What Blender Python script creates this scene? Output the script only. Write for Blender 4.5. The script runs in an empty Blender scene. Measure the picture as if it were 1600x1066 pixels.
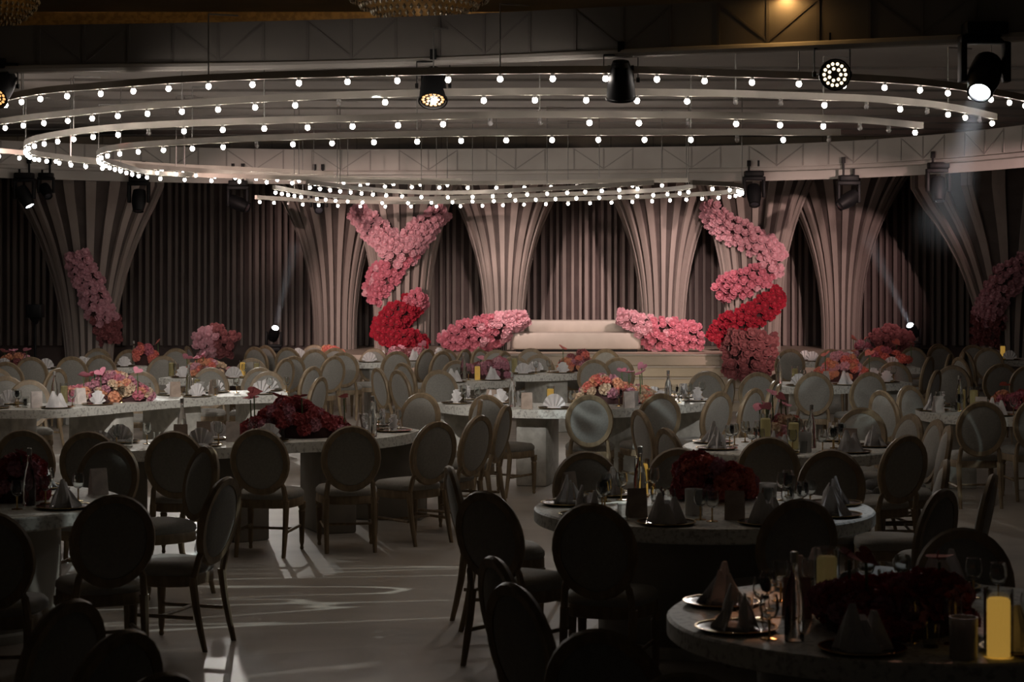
import bpy, math, random
from mathutils import Vector, Matrix
R = math.radians
sc = bpy.context.scene
col = sc.collection
rng = random.Random(7)

# ------------------------------------------------------------------ camera
F = 3111.0          # focal length in pixels of the 1600 px wide frame (70 mm lens)
CH = 2.2            # camera height
HZ = 417.0          # horizon row
cam_d = bpy.data.cameras.new('camera'); cam_d.lens = 70; cam_d.sensor_width = 36
cam_d.shift_y = -(533 - HZ) / 1600.0
cam_d.clip_end = 200
cam_d.dof.use_dof = True; cam_d.dof.focus_distance = 21; cam_d.dof.aperture_fstop = 6.3
cam = bpy.data.objects.new('camera', cam_d); col.objects.link(cam)
cam.location = (0, 0, CH); cam.rotation_euler = (R(90), 0, 0)
sc.camera = cam

# ------------------------------------------------------------------ world, lights, exposure
w = bpy.data.worlds.new('world'); sc.world = w; w.use_nodes = True
w.node_tree.nodes['Background'].inputs[0].default_value = (1.0, 0.88, 0.78, 1)
w.node_tree.nodes['Background'].inputs[1].default_value = 0.004
sc.view_settings.view_transform = 'Standard'; sc.view_settings.look = 'None'
sc.view_settings.exposure = 0.0; sc.view_settings.gamma = 1.0
sc.view_settings.use_curve_mapping = False
sc.cycles.sample_clamp_indirect = 3.0
sc.cycles.max_bounces = 6
sc.cycles.transparent_max_bounces = 12
BULB = 58.0

def spot(name, loc, target, power, size, blend=0.4, color=(1, 1, 1), radius=0.06, gobo=None):
    d = bpy.data.lights.new(name, 'SPOT'); d.energy = power; d.spot_size = R(size); d.spot_blend = blend
    d.color = color; d.shadow_soft_size = radius
    o = bpy.data.objects.new(name, d); col.objects.link(o); o.location = loc
    o.rotation_euler = (Vector(target) - Vector(loc)).to_track_quat('-Z', 'Y').to_euler()
    if gobo:
        scale, lo, hi, stretch = gobo[:4]
        d.use_nodes = True; nt = d.node_tree; n = nt.nodes; L = nt.links
        em = n['Emission']
        tc = n.new('ShaderNodeTexCoord'); sp = n.new('ShaderNodeSeparateXYZ'); L.new(tc.outputs['Normal'], sp.inputs[0])
        dx = n.new('ShaderNodeMath'); dx.operation = 'DIVIDE'; L.new(sp.outputs[0], dx.inputs[0]); L.new(sp.outputs[2], dx.inputs[1])
        dy = n.new('ShaderNodeMath'); dy.operation = 'DIVIDE'; L.new(sp.outputs[1], dy.inputs[0]); L.new(sp.outputs[2], dy.inputs[1])
        cb = n.new('ShaderNodeCombineXYZ'); L.new(dx.outputs[0], cb.inputs[0]); L.new(dy.outputs[0], cb.inputs[1])
        mp = n.new('ShaderNodeMapping'); mp.inputs['Scale'].default_value = stretch; L.new(cb.outputs[0], mp.inputs[0])
        nz = n.new('ShaderNodeTexNoise'); nz.inputs['Scale'].default_value = scale; nz.inputs['Detail'].default_value = 1.0
        nz.inputs['Distortion'].default_value = 0.6
        L.new(mp.outputs[0], nz.inputs['Vector'])
        a = n.new('ShaderNodeMath'); a.operation = 'SUBTRACT'; L.new(nz.outputs[0], a.inputs[0]); a.inputs[1].default_value = 0.5
        b = n.new('ShaderNodeMath'); b.operation = 'ABSOLUTE'; L.new(a.outputs[0], b.inputs[0])
        r = n.new('ShaderNodeMapRange'); r.interpolation_type = 'SMOOTHSTEP'
        r.inputs['From Min'].default_value = 0.0; r.inputs['From Max'].default_value = gobo[4] if len(gobo) > 4 else 0.045
        r.inputs['To Min'].default_value = hi; r.inputs['To Max'].default_value = lo
        L.new(b.outputs[0], r.inputs[0]); L.new(r.outputs[0], em.inputs['Strength'])
    return o

# stage washes hung on the trusses: left one reaches the left columns, right one the right columns
PINK = (1.0, 0.70, 0.63)
spot('stage_wash', (-6.3, 22.0, 3.75), (-2.9, 34.0, 2.0), 1500, 22, 0.7, PINK)
spot('stage_wash', (-5.6, 21.5, 3.75), (-1.1, 33.5, 1.8), 2300, 22, 0.7, PINK)
spot('stage_wash', (-0.3, 30.85, 3.40), (0.5, 35.0, 0.5), 370, 66, 0.9, (1.0, 0.76, 0.69))
spot('stage_wash', (2.9, 30.45, 3.40), (2.2, 35.0, 0.5), 370, 66, 0.9, (1.0, 0.74, 0.69))
spot('step_fill', (1.6, 19.0, 3.7), (1.9, 31.2, 0.55), 1100, 13, 0.6, (1.0, 0.84, 0.66))  # added light that brightens the steps, no fixture built for it
spot('table_fill', (-4.2, 28.6, 3.45), (-3.4, 22.3, 0.7), 330, 48, 0.8, (1.0, 0.94, 0.86))  # this one and the next are added to brighten the middle tables
spot('table_fill', (2.4, 28.6, 3.45), (1.6, 21.8, 0.5), 460, 48, 0.8, (1.0, 0.94, 0.88))
spot('stage_wash', (6.2, 21.5, 3.75), (3.7, 33.5, 1.8), 2500, 22, 0.7, PINK)
spot('stage_wash', (7.0, 22.0, 3.75), (5.4, 34.0, 2.0), 1500, 20, 0.7, (1.0, 0.66, 0.62))
spot('front_table_fill', (-3.4, 15.7, 3.35), (-3.9, 23.6, 0.6), 620, 36, 0.7, (1.0, 0.93, 0.86))  # three added fill lights for the camera-facing sides of the middle tables
spot('front_table_fill', (-0.1, 15.0, 3.35), (-0.4, 24.0, 0.6), 560, 34, 0.7, (1.0, 0.93, 0.86))
spot('front_table_fill', (2.75, 13.9, 3.35), (2.6, 23.0, 0.6), 420, 32, 0.7, (1.0, 0.94, 0.88))
# moving heads throwing water-ripple gobos over floor and chairs
spot('ripple_floor', (3.3, 13.9, 3.6), (-0.9, 12.9, 0.0), 520, 46, 0.7, (0.93, 1.0, 0.95), 0.02, (4.2, 0.03, 1.5, (3.2, 0.55, 1), 0.02))
spot('ripple_edge', (3.5, 13.8, 3.5), (3.45, 12.4, 0.0), 45, 24, 0.6, (0.9, 0.95, 1.0), 0.02, (9.0, 0.1, 1.6, (1, 3, 1), 0.03))
spot('ripple_centre', (-1.2, 15.5, 3.6), (1.75, 20.2, 0.7), 330, 30, 0.6, (0.90, 1.0, 1.0), 0.02, (6.0, 0.04, 1.3, (1.4, 1, 1), 0.05))
spot('ripple_left', (-4.6, 27.8, 3.4), (-4.0, 21.3, 0.6), 330, 46, 0.6, (0.93, 1.0, 0.97), 0.02, (8.0, 0.1, 1.3, (1, 1, 1), 0.05))
spot('ripple_right', (3.2, 14.0, 3.5), (4.0, 19.0, 0.6), 130, 34, 0.6, (0.88, 1.0, 0.95), 0.02, (10.0, 0.02, 1.6, (1, 1, 1), 0.03))
# amber LED cans and pin spots
spot('amber_front', (2.3, 13.9, 3.5), (1.05, 8.2, 0.78), 170, 5, 0.5, (1.0, 0.42, 0.2), 0.05)
spot('amber_flowers', (2.3, 13.9, 3.45), (1.62, 7.9, 0.95), 60, 7, 0.6, (1.0, 0.45, 0.3), 0.05)
spot('coral_pin_right', (2.4, 17.0, 3.7), (4.3, 24.8, 0.95), 190, 7, 0.5, (1.0, 0.36, 0.26), 0.05)
spot('coral_pin_rear', (2.9, 18.0, 3.7), (5.35, 28.6, 0.9), 220, 4, 0.5, (1.0, 0.34, 0.27), 0.05)
spot('coral_pin_left', (-3.5, 18.0, 3.7), (-5.7, 29.8, 0.9), 230, 3.4, 0.5, (1.0, 0.34, 0.27), 0.05)

# ------------------------------------------------------------------ helpers
def P(px, py, z):
    Y = (CH - z) * F / (py - HZ)
    return Vector(((px - 800) * Y / F, Y, z))
def PD(px, py, Y):
    return Vector(((px - 800) * Y / F, Y, CH - (py - HZ) * Y / F))
def sx(v):
    return 800 + v[0] * F / max(v[1], 0.1)

class MB:
    def __init__(s): s.v = []; s.f = []
    def box(s, c, d, rz=0.0, M=None):
        b = len(s.v); q = Matrix.Rotation(rz, 3, 'Z') if M is None else M
        for k in ((-1,-1,-1),(1,-1,-1),(1,1,-1),(-1,1,-1),(-1,-1,1),(1,-1,1),(1,1,1),(-1,1,1)):
            s.v.append(Vector(c) + q @ Vector((k[0]*d[0]/2, k[1]*d[1]/2, k[2]*d[2]/2)))
        for f in ((0,3,2,1),(4,5,6,7),(0,1,5,4),(1,2,6,5),(2,3,7,6),(3,0,4,7)): s.f.append([b+i for i in f])
        return s
    def bar(s, a, b_, wd, th):
        a, b_ = Vector(a), Vector(b_); d = b_ - a
        M = d.to_track_quat('X', 'Z').to_matrix()
        return s.box((a+b_)/2, (d.length, wd, th), M=M)
    def ring_sweep(s, rings, closed_ring=True, caps=True, closed_path=False):
        n = len(rings[0]); b = len(s.v)
        for r in rings: s.v.extend(Vector(p) for p in r)
        m = len(rings)
        for i in range(m if closed_path else m-1):
            j = (i+1) % m
            for k in range(n if closed_ring else n-1):
                k2 = (k+1) % n
                s.f.append([b+i*n+k, b+i*n+k2, b+j*n+k2, b+j*n+k])
        if caps and not closed_path and closed_ring:
            s.f.append([b+k for k in range(n)][::-1]); s.f.append([b+(m-1)*n+k for k in range(n)])
        return s
    def lathe(s, prof, c=(0,0,0), n=12, sx_=1.0, sy_=1.0, caps=True):
        rings = [[(c[0]+r*math.cos(2*math.pi*k/n)*sx_, c[1]+r*math.sin(2*math.pi*k/n)*sy_, c[2]+z) for k in range(n)] for r, z in prof]
        return s.ring_sweep(rings, caps=caps)
    def tube(s, pts, rad, n=8, closed=False, prof=None, up=Vector((0,0,1))):
        pts = [Vector(p) for p in pts]; m = len(pts); rings = []
        for i, p in enumerate(pts):
            a = pts[(i-1) % m] if (closed or i > 0) else p
            c = pts[(i+1) % m] if (closed or i < m-1) else p
            t = (c-a).normalized()
            u = up if abs(t.dot(up)) < 0.95 else Vector((0,1,0))
            x = t.cross(u).normalized(); y = x.cross(t).normalized()
            r = rad[i] if isinstance(rad, (list, tuple)) else rad
            if prof: rings.append([p + x*q[0] + y*q[1] for q in prof])
            else: rings.append([p + x*r*math.cos(2*math.pi*k/n) + y*r*math.sin(2*math.pi*k/n) for k in range(n)])
        return s.ring_sweep(rings, closed_path=closed)
    def prism(s, poly, z0, z1):
        b = len(s.v); n = len(poly)
        for z in (z0, z1): s.v.extend(Vector((p[0], p[1], z)) for p in poly)
        s.f.append([b+k for k in range(n)][::-1]); s.f.append([b+n+k for k in range(n)])
        for k in range(n): s.f.append([b+k, b+(k+1)%n, b+n+(k+1)%n, b+n+k])
        return s
    def mesh(s, name, mat, smooth=True):
        me = bpy.data.meshes.new(name); me.from_pydata([tuple(v) for v in s.v], [], s.f); me.update()
        import bmesh
        bm = bmesh.new(); bm.from_mesh(me); bmesh.ops.recalc_face_normals(bm, faces=bm.faces); bm.to_mesh(me); bm.free()
        me.materials.append(mat)
        if smooth:
            me.shade_smooth()
            me.set_sharp_from_angle(angle=R(38))
        return me

def link(name, me, parent=None, loc=(0,0,0), rot=(0,0,0), scale=None):
    o = bpy.data.objects.new(name, me); col.objects.link(o)
    o.location = loc; o.rotation_euler = rot
    if scale is not None: o.scale = (scale,)*3 if not hasattr(scale, '__len__') else scale
    if parent: o.parent = parent
    return o
def empty(name, loc=(0,0,0), rz=0.0):
    o = bpy.data.objects.new(name, None); col.objects.link(o); o.location = loc; o.rotation_euler = (0,0,rz)
    o.empty_display_size = 0.1
    return o
def tag(o, label, cat, group=None):
    o['label'] = label; o['category'] = cat
    if group: o['group'] = group
    return o
def struct(o, label=None):
    o['kind'] = 'structure'
    if label: o['label'] = label
    return o
def catmull(pts, n=8):
    pts = [Vector(p) for p in pts]; out = []
    for i in range(len(pts)-1):
        p0 = pts[max(i-1,0)]; p1 = pts[i]; p2 = pts[i+1]; p3 = pts[min(i+2,len(pts)-1)]
        for k in range(n):
            t = k/n
            out.append(0.5*((2*p1)+(p2-p0)*t+(2*p0-5*p1+4*p2-p3)*t*t+(3*p1-p0-3*p2+p3)*t**3))
    out.append(pts[-1]); return out
def resample(pts, step, start=0.0):
    out = []; acc = start; d = 0.0; step = max(step, 0.05)
    for a, b in zip(pts, pts[1:]):
        L = (b-a).length
        while acc <= d+L:
            t = (acc-d)/L if L else 0; out.append((a.lerp(b, t), (b-a).normalized())); acc += step
        d += L
    return out

# ------------------------------------------------------------------ materials
def mat(name, c, rough=0.6, metal=0.0, c2=None, scale=8.0, bump=0.0, detail=3.0, trans=0.0, spec=0.5, stretch=None, lo=0.4, hi=0.6, emit=None, sheen=0.0):
    m = bpy.data.materials.new(name); m.use_nodes = True; nt = m.node_tree; n = nt.nodes; L = nt.links
    b = n['Principled BSDF']
    b.inputs['Base Color'].default_value = (*c, 1); b.inputs['Roughness'].default_value = rough
    b.inputs['Metallic'].default_value = metal; b.inputs['Specular IOR Level'].default_value = spec
    b.inputs['Transmission Weight'].default_value = trans; b.inputs['Sheen Weight'].default_value = sheen
    tc = n.new('ShaderNodeTexCoord'); src = tc.outputs['Object']
    if stretch:
        mp = n.new('ShaderNodeMapping'); mp.inputs['Scale'].default_value = stretch; L.new(src, mp.inputs[0]); src = mp.outputs[0]
    nz = n.new('ShaderNodeTexNoise'); nz.inputs['Scale'].default_value = scale; nz.inputs['Detail'].default_value = detail
    L.new(src, nz.inputs['Vector'])
    if c2 is None: c2 = tuple(min(1, x*0.82) for x in c)
    rp = n.new('ShaderNodeValToRGB'); rp.color_ramp.elements[0].position = lo; rp.color_ramp.elements[1].position = hi
    rp.color_ramp.elements[0].color = (*c2, 1); rp.color_ramp.elements[1].color = (*c, 1)
    L.new(nz.outputs[0], rp.inputs[0]); L.new(rp.outputs[0], b.inputs['Base Color'])
    if bump:
        bp = n.new('ShaderNodeBump'); bp.inputs['Strength'].default_value = bump; bp.inputs['Distance'].default_value = 0.01
        L.new(nz.outputs[0], bp.inputs['Height']); L.new(bp.outputs[0], b.inputs['Normal'])
    if emit:
        b.inputs['Emission Color'].default_value = (*emit[0], 1); b.inputs['Emission Strength'].default_value = emit[1]
    return m
M = {}
M['floor'] = mat('pale_vinyl_floor', (0.46,0.42,0.37), 0.48, c2=(0.36,0.325,0.285), scale=0.9, stretch=(0.6,2.2,1), detail=6, lo=0.35, hi=0.65, bump=0.02)
M['seam'] = mat('floor_sheet', (0.40,0.36,0.315), 0.40, c2=(0.33,0.29,0.255), scale=1.2, detail=5)
M['wall'] = mat('brown_wall_felt', (0.15,0.112,0.105), 0.9, scale=3)
M['slat'] = mat('taupe_slat', (0.31,0.255,0.23), 0.7, c2=(0.255,0.21,0.19), scale=5, stretch=(1,1,0.2))
M['rib'] = mat('taupe_rib', (0.40,0.34,0.305), 0.65, c2=(0.35,0.295,0.265), scale=4, stretch=(1,1,0.2))
M['core'] = mat('column_core', (0.11,0.088,0.08), 0.85, scale=4)
M['fabric'] = mat('white_stretch_fabric', (0.52,0.49,0.45), 0.85, c2=(0.46,0.43,0.395), scale=1.5)
M['truss'] = mat('shaded_truss_fabric', (0.20,0.182,0.163), 0.9, c2=(0.175,0.158,0.142), scale=1.5)  # same white fabric, darkened in colour for the shade on the front truss
M['truss_brace_shade'] = mat('shaded_brace_lines', (0.17,0.153,0.138), 0.9, scale=3)  # shadows of the braces on the front truss, painted as a darker tone
M['canopy'] = mat('canopy_fabric', (0.40,0.375,0.345), 0.9, c2=(0.35,0.325,0.30), scale=0.8, detail=5)
M['linefab'] = mat('fabric_lines_and_brace_shade', (0.36,0.335,0.31), 0.85, scale=3)  # valance seams and canopy battens, plus brace shadows painted on the rear truss
M['tube'] = mat('cream_ring_tube', (0.50,0.46,0.40), 0.6, scale=3)
M['ceil'] = mat('cream_ceiling', (0.42,0.38,0.31), 0.85, scale=1.0)
M['gold'] = mat('gilded_cornice', (0.42,0.25,0.08), 0.45, metal=0.35, c2=(0.26,0.15,0.05), scale=14)
M['black'] = mat('black_fixture_paint', (0.008,0.008,0.009), 0.55, scale=12, spec=0.25)
M['steel'] = mat('dull_steel', (0.35,0.34,0.32), 0.4, metal=0.8, scale=12)
M['stage'] = mat('beige_stage_paint', (0.50,0.42,0.34), 0.55, c2=(0.45,0.375,0.30), scale=2)
M['step'] = mat('step_riser', (0.58,0.49,0.37), 0.55, c2=(0.52,0.44,0.33), scale=2)
M['sofa'] = mat('cream_sofa_leather', (0.50,0.45,0.39), 0.55, c2=(0.47,0.42,0.365), scale=6, bump=0.03)
M['table'] = mat('white_terrazzo', (0.72,0.72,0.67), 0.55, c2=(0.42,0.41,0.38), scale=38, detail=4, lo=0.36, hi=0.50)
M['tleg'] = mat('pale_marble_block', (0.62,0.61,0.56), 0.4, c2=(0.46,0.45,0.41), scale=9, detail=6)
M['skirt'] = mat('table_drum_panel', (0.26,0.235,0.20), 0.7, scale=3)
M['wood'] = mat('weathered_oak', (0.33,0.245,0.15), 0.5, c2=(0.23,0.17,0.105), scale=22, stretch=(1,1,0.25), bump=0.05)
M['pad'] = mat('grey_linen', (0.31,0.30,0.27), 0.75, c2=(0.275,0.265,0.24), scale=60, bump=0.06, sheen=0.2)
M['napkin'] = mat('white_napkin', (0.82,0.80,0.80), 0.75, c2=(0.74,0.72,0.72), scale=12, bump=0.1)
M['plate'] = mat('dark_charger', (0.05,0.042,0.035), 0.15, scale=10)
M['brass'] = mat('gold_rim', (0.75,0.52,0.22), 0.2, metal=1.0, scale=10)
M['glass'] = mat('clear_glass', (0.95,0.97,0.96), 0.03, trans=1.0, scale=3, c2=(0.93,0.95,0.94))
M['frost'] = mat('frosted_glass', (0.85,0.83,0.80), 0.35, trans=0.7, scale=3)
M['candle'] = mat('yellow_wax', (0.78,0.68,0.36), 0.6, scale=8, emit=((1.0,0.72,0.25),0.03))
M['candle_lit'] = mat('glowing_wax', (0.88,0.66,0.25), 0.6, scale=8, emit=((1.0,0.55,0.10),0.30))
M['card'] = mat('ivory_card', (0.80,0.72,0.68), 0.7, scale=20)
M['cardbrown'] = mat('taupe_card', (0.42,0.33,0.27), 0.7, scale=20)
M['cork'] = mat('silver_cap', (0.6,0.6,0.58), 0.3, metal=0.9, scale=20)
M['crystal'] = mat('crystal_beads', (0.42,0.36,0.27), 0.15, metal=0.3, c2=(0.16,0.13,0.09), scale=40)
M['stem'] = mat('green_stem', (0.10,0.16,0.06), 0.7, scale=10)
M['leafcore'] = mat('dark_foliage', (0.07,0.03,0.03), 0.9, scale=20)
def flower(nm, a, b): M[nm] = mat(nm, a, 0.7, c2=b, scale=16, sheen=0.1)
flower('rose_blush', (0.76,0.44,0.49), (0.64,0.32,0.38)); flower('rose_pink', (0.66,0.23,0.29), (0.54,0.15,0.21))
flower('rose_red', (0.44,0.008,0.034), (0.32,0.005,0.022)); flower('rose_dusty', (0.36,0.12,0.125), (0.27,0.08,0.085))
flower('bloom_peach', (0.78,0.40,0.24), (0.66,0.28,0.16)); flower('bloom_coral', (0.82,0.26,0.20), (0.70,0.18,0.15))
flower('bloom_mauve', (0.58,0.27,0.33), (0.44,0.18,0.24)); flower('bloom_crimson', (0.50,0.10,0.11), (0.36,0.06,0.07))
flower('bloom_cream', (0.74,0.58,0.42), (0.62,0.46,0.32)); flower('anthurium_pink', (0.85,0.36,0.46), (0.75,0.26,0.36))
def emis(name, c, s):
    m = bpy.data.materials.new(name); m.use_nodes = True; n = m.node_tree.nodes
    b = n['Principled BSDF']; b.inputs['Base Color'].default_value = (0.8,0.8,0.8,1)
    b.inputs['Emission Color'].default_value = (*c,1); b.inputs['Emission Strength'].default_value = s
    return m
M['bulb'] = emis('lit_bulb', (1.0,0.89,0.80), BULB)
M['bulb_off'] = mat('unlit_bulb', (0.75,0.72,0.70), 0.1, trans=0.6, scale=3)
M['led_amber'] = emis('amber_led', (1.0,0.50,0.16), 1.3)
M['led_warm'] = emis('warm_white_led', (1.0,0.80,0.52), 2.2)
M['lens_on'] = emis('lit_lens', (0.90,0.95,1.0), 26.0)
M['flame'] = emis('candle_flame', (1.0,0.55,0.12), 6.0)
M['lens_off'] = mat('dark_lens', (0.05,0.05,0.06), 0.05, scale=3)

# ------------------------------------------------------------------ room shell
WY = 35.4
bx = MB(); bx.v = [Vector(v) for v in ((-13,2,0),(13,2,0),(13,36,0),(-13,36,0))]; bx.f = [[0,1,2,3]]
floor = struct(link('floor', bx.mesh('floor', M['floor'], False)), 'pale smooth banquet hall floor')
# floor sheets laid over the floor in the open space at front
for i, (px, py, ang, wd, ln) in enumerate(((560,1060,20,3.2,1.6),(1560,1000,-8,1.8,2.4))):
    p = P(px, py, 0)
    link('floor_sheet', MB().box((0,0,0.002), (wd,ln,0.004)).mesh('floor_sheet', M['seam'], False), floor, (p.x,p.y,0), (0,0,R(ang)))
back = struct(link('wall_back', MB().box((0,WY+0.1,2.8),(26,0.2,5.6)).mesh('wall_back', M['wall'], False)), 'dark brown rear wall behind taupe vertical slats')
sl_m = MB().box((0,0,0),(0.046,0.10,3.45)).mesh('slat', M['slat'], False)
sl_n = MB().box((0,0,0),(0.064,0.14,3.45)).mesh('slat', M['slat'], False)
X = -9.6
k = 0
while X < 9.6:
    link('slat', sl_m if k % 3 else sl_n, back, (X, WY-0.07, 0.8+1.73)); k += 1
    X += 0.130 + 0.022*math.sin(k*1.7)
struct(link('wall_left', MB().box((-13.1,19,2.8),(0.2,34,5.6)).mesh('wall_left', M['wall'], False)), 'dark left side wall of the hall')
struct(link('wall_right', MB().box((13.1,19,2.8),(0.2,34,5.6)).mesh('wall_right', M['wall'], False)), 'dark right side wall of the hall')
struct(link('ceiling', MB().box((0,19,5.7),(26,34,0.2)).mesh('ceiling', M['ceil'], False)), 'cream hotel ceiling above the trusses')
# gilded cornice: stepped moulding across the ceiling, with a dentil row
cor = struct(link('trim_1', MB().box((0,26.8,5.53),(26,0.5,0.15)).box((0,26.65,5.43),(26,0.3,0.10)).box((0,26.75,5.34),(26,0.2,0.09)).mesh('trim_1', M['gold'], False)), 'gilded stepped cornice across the ceiling')
dm = MB().lathe([(0.02,-0.05),(0.04,-0.02),(0.035,0.03),(0.02,0.05)], n=6).mesh('dentil', M['gold'])
for i in range(150):
    link('dentil', dm, cor, (-8.5+i*0.115, 26.62, 5.33))
link('soffit', MB().box((0,30.9,5.3),(26,8.2,0.1)).mesh('soffit', M['fabric'], False), cor)
# white fabric valance above the columns
val = struct(link('trim_2', MB().box((0,33.9,4.35),(25,0.1,0.6)).mesh('trim_2', M['fabric'], False)), 'grey white fabric valance above the stage columns')
for i in range(34):
    link('valance_seam', MB().box((0,0,0),(0.02,0.02,0.6)).mesh('valance_seam', M['linefab'], False) if i == 0 else bpy.data.meshes['valance_seam'], val, (-12+i*0.72, 33.845, 4.35))

# ------------------------------------------------------------------ trusses wrapped in fabric
def truss(name, label, path, z0, h, depth, panel, fab='fabric', seam='linefab', lip=True):
    pts = [Vector((p[0], p[1], 0)) for p in path]
    t = tag(empty(name, (pts[len(pts)//2].x, pts[len(pts)//2].y, z0)), label, 'truss')
    o0 = Vector((t.location.x, t.location.y, z0))
    prof = [(-depth/2,0),(depth/2,0),(depth/2,h),(-depth/2,h)]
    m = MB().tube([p - Vector((o0.x,o0.y,0)) for p in pts], 0, prof=prof)
    link('fabric_wrap', m.mesh('fabric_wrap', M[fab]), t)
    rs = resample(pts, panel)
    for i, (p, d) in enumerate(rs):
        n = Vector((d.y, -d.x, 0))
        if n.y > 0: n = -n
        q = p + n*(depth/2+0.001) - Vector((o0.x,o0.y,0))
        bm = MB().box(q + Vector((0,0,h/2)), (0.022,0.012,h*0.94), rz=math.atan2(d.y,d.x))
        link('upright', bm.mesh('upright', M[seam], False), t)  # darker strip stands in for the shadow of a brace behind the fabric
        if i < len(rs)-1 and i % 3 != 2:
            p2, d2 = rs[i+1]; q2 = p2 + n*(depth/2+0.001) - Vector((o0.x,o0.y,0))
            a, b = (q+Vector((0,0,h*0.95)), q2+Vector((0,0,h*0.05))) if i % 3 == 0 else (q+Vector((0,0,h*0.05)), q2+Vector((0,0,h*0.95)))
            bm = MB().bar(a, b, 0.008, 0.016)
            link('brace', bm.mesh('brace', M[seam], False), t)
    if lip:
        lp = MB().tube([p - Vector((o0.x,o0.y,0)) + Vector((0,-depth/2-0.01,-0.03)) for p in pts], 0.035, 8)
        link('lower_chord', lp.mesh('lower_chord', M['fabric']), t)
    return t
near_path = catmull([Vector((a,b,0)) for a,b in [(-7.2,17.05),(-4.1,16.5),(-1.3,16.05),(1.3,15.1),(3.55,14.2),(6.2,13.2)]], 5)
def truss_y(X):
    for a, b in zip(near_path, near_path[1:]):
        if a.x <= X <= b.x: return a.y+(b.y-a.y)*(X-a.x)/(b.x-a.x)
    return near_path[0].y
truss('front_truss', 'fabric-wrapped box truss spanning the top of the view', near_path, 3.85, 0.33, 0.3, 0.378, 'truss', 'truss_brace_shade')
far_path = catmull([Vector((a,b,0)) for a,b in [(-9.5,26.5),(-7.4,29.2),(-4.6,31.0),(-2.0,31.3),(2.2,30.7),(4.6,29.6),(6.3,27.2),(7.4,23.5)]], 5)
truss('rear_truss', 'fabric-wrapped curved truss in front of the stage columns', far_path, 3.70, 0.34, 0.3, 0.46)
def far_y(px):
    best = None
    for a, b in zip(far_path, far_path[1:]):
        xa, xb = sx(a), sx(b)
        if min(xa,xb) <= px <= max(xa,xb): best = a.y+(b.y-a.y)*(px-xa)/(xb-xa)
    return best
# lower fabric border hanging on the rear truss
bd = MB().tube([Vector((p[0],p[1],0)) for p in far_path], 0, prof=[(-0.02,3.50),(0.02,3.50),(0.02,3.70),(-0.02,3.70)])
tag(link('fabric_border', bd.mesh('fabric_border', M['fabric'])), 'pale fabric border hanging below the curved rear truss', 'fabric')

cano = struct(link('trim_3', MB().prism([(-12,21.6),(12,16.9),(12,32.8),(-12,32.8)], 4.345, 4.375).mesh('trim_3', M['canopy'], False)), 'white stretched fabric canopy above the bulb rings')
for i in range(9):
    link('canopy_batten', MB().box((0,0,0),(24,0.04,0.03)).mesh('canopy_batten', M['linefab'], False) if i == 0 else bpy.data.meshes['canopy_batten'], cano, (0, 21.4+i*1.35, 4.335))
# ------------------------------------------------------------------ hanging light rings with bulbs
bulb_prof = [(0.001,-0.046),(0.011,-0.043),(0.019,-0.034),(0.0215,-0.023),(0.019,-0.012),(0.013,-0.003),(0.012,0.004)]
bulb_m = MB().lathe(bulb_prof, n=10, caps=False).mesh('bulb', M['bulb'])
bulb_o = MB().lathe(bulb_prof, n=10, caps=False).mesh('bulb_off', M['bulb_off'])
sock_m = MB().lathe([(0.012,0.018),(0.017,0.016),(0.017,0.0),(0.014,-0.006)], n=8).mesh('socket', M['steel'])
def light_ring(label, ipts, h, off=(), step=0.40, start=0.1, skip_end=0.05, cables=True):
    z = CH + h
    pts = catmull([P(x, y, z) for x, y in ipts], 7)
    o0 = pts[len(pts)//2].copy()
    t = tag(empty('light_ring', o0), label, 'light ring', 'rings of bare bulbs under the ceiling')
    tb = MB().tube([p-o0 for p in pts], 0, prof=[(-0.02,0.016),(0.02,0.016),(0.02,0.072),(-0.02,0.072)])
    link('ring_tube', tb.mesh('ring_tube', M['tube'], False), t)
    rs = resample(pts, step, start)
    for i, (p, d) in enumerate(rs):
        lit = i not in off
        bl = link('bulb', bulb_m if lit else bulb_o, t, p-o0)
        link('socket', sock_m, bl)
        if cables and i % 6 == 3:
            ln = 4.345-z if p.y > 21.3 else 0.55
            link('hanger_rod', MB().tube([p-o0+Vector((0,0,0.07)), p-o0+Vector((0,0,ln))], 0.006, 5).bar(p-o0+Vector((0,0,ln)), p-o0+Vector((0.22,0.1,ln)), 0.02, 0.012).mesh('hanger_rod', M['steel']), t)
    return t
light_ring('outermost bulb arc, running just under the front truss', [(-40,171),(59,151),(161,142),(280,133),(413,127),(553,123),(700,120),(847,118.5),(993,118.5),(1130,123),(1258,127),(1372,132),(1470,140),(1575,156),(1640,170)], 1.45)
light_ring('second bulb arc from the top, leaving the picture at left', [(1555,190),(1504,179),(1444,170),(1362,163),(1259,159),(1140,155),(1008,153),(868,152),(724,153),(583,156),(447,161),(322,168),(210,175),(116,184),(40,192),(-40,204),(-90,217),(-95,228),(-60,236),(18,243),(74,248),(150,256),(266,264),(380,269),(520,276)], 1.32, off=(1,4,6,8,9,17))
light_ring('third bulb arc with a hook at the left edge', [(1440,204),(1330,195),(1243,192),(1137,189),(1015,188),(884,187.5),(748,188.5),(612,192),(479,195),(356,198.5),(246,203),(157,209),(93,217),(53,225),(40,234),(52,245),(82,250),(130,257),(230,266),(380,276),(560,284),(720,287)], 1.18, off=(1,2,6,9,10,18))
light_ring('fourth bulb arc, curling inside the third one at left', [(1313,215),(1175,214.5),(1020,214.5),(900,214.5),(770,215.5),(640,217.5),(513,220),(395,224),(292,229),(213,234),(168,240),(154,247),(161,254),(184,263),(234,275),(308,279),(440,283),(600,289),(780,291),(950,288),(1075,287)], 1.12, off=(0,2,13))
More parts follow.
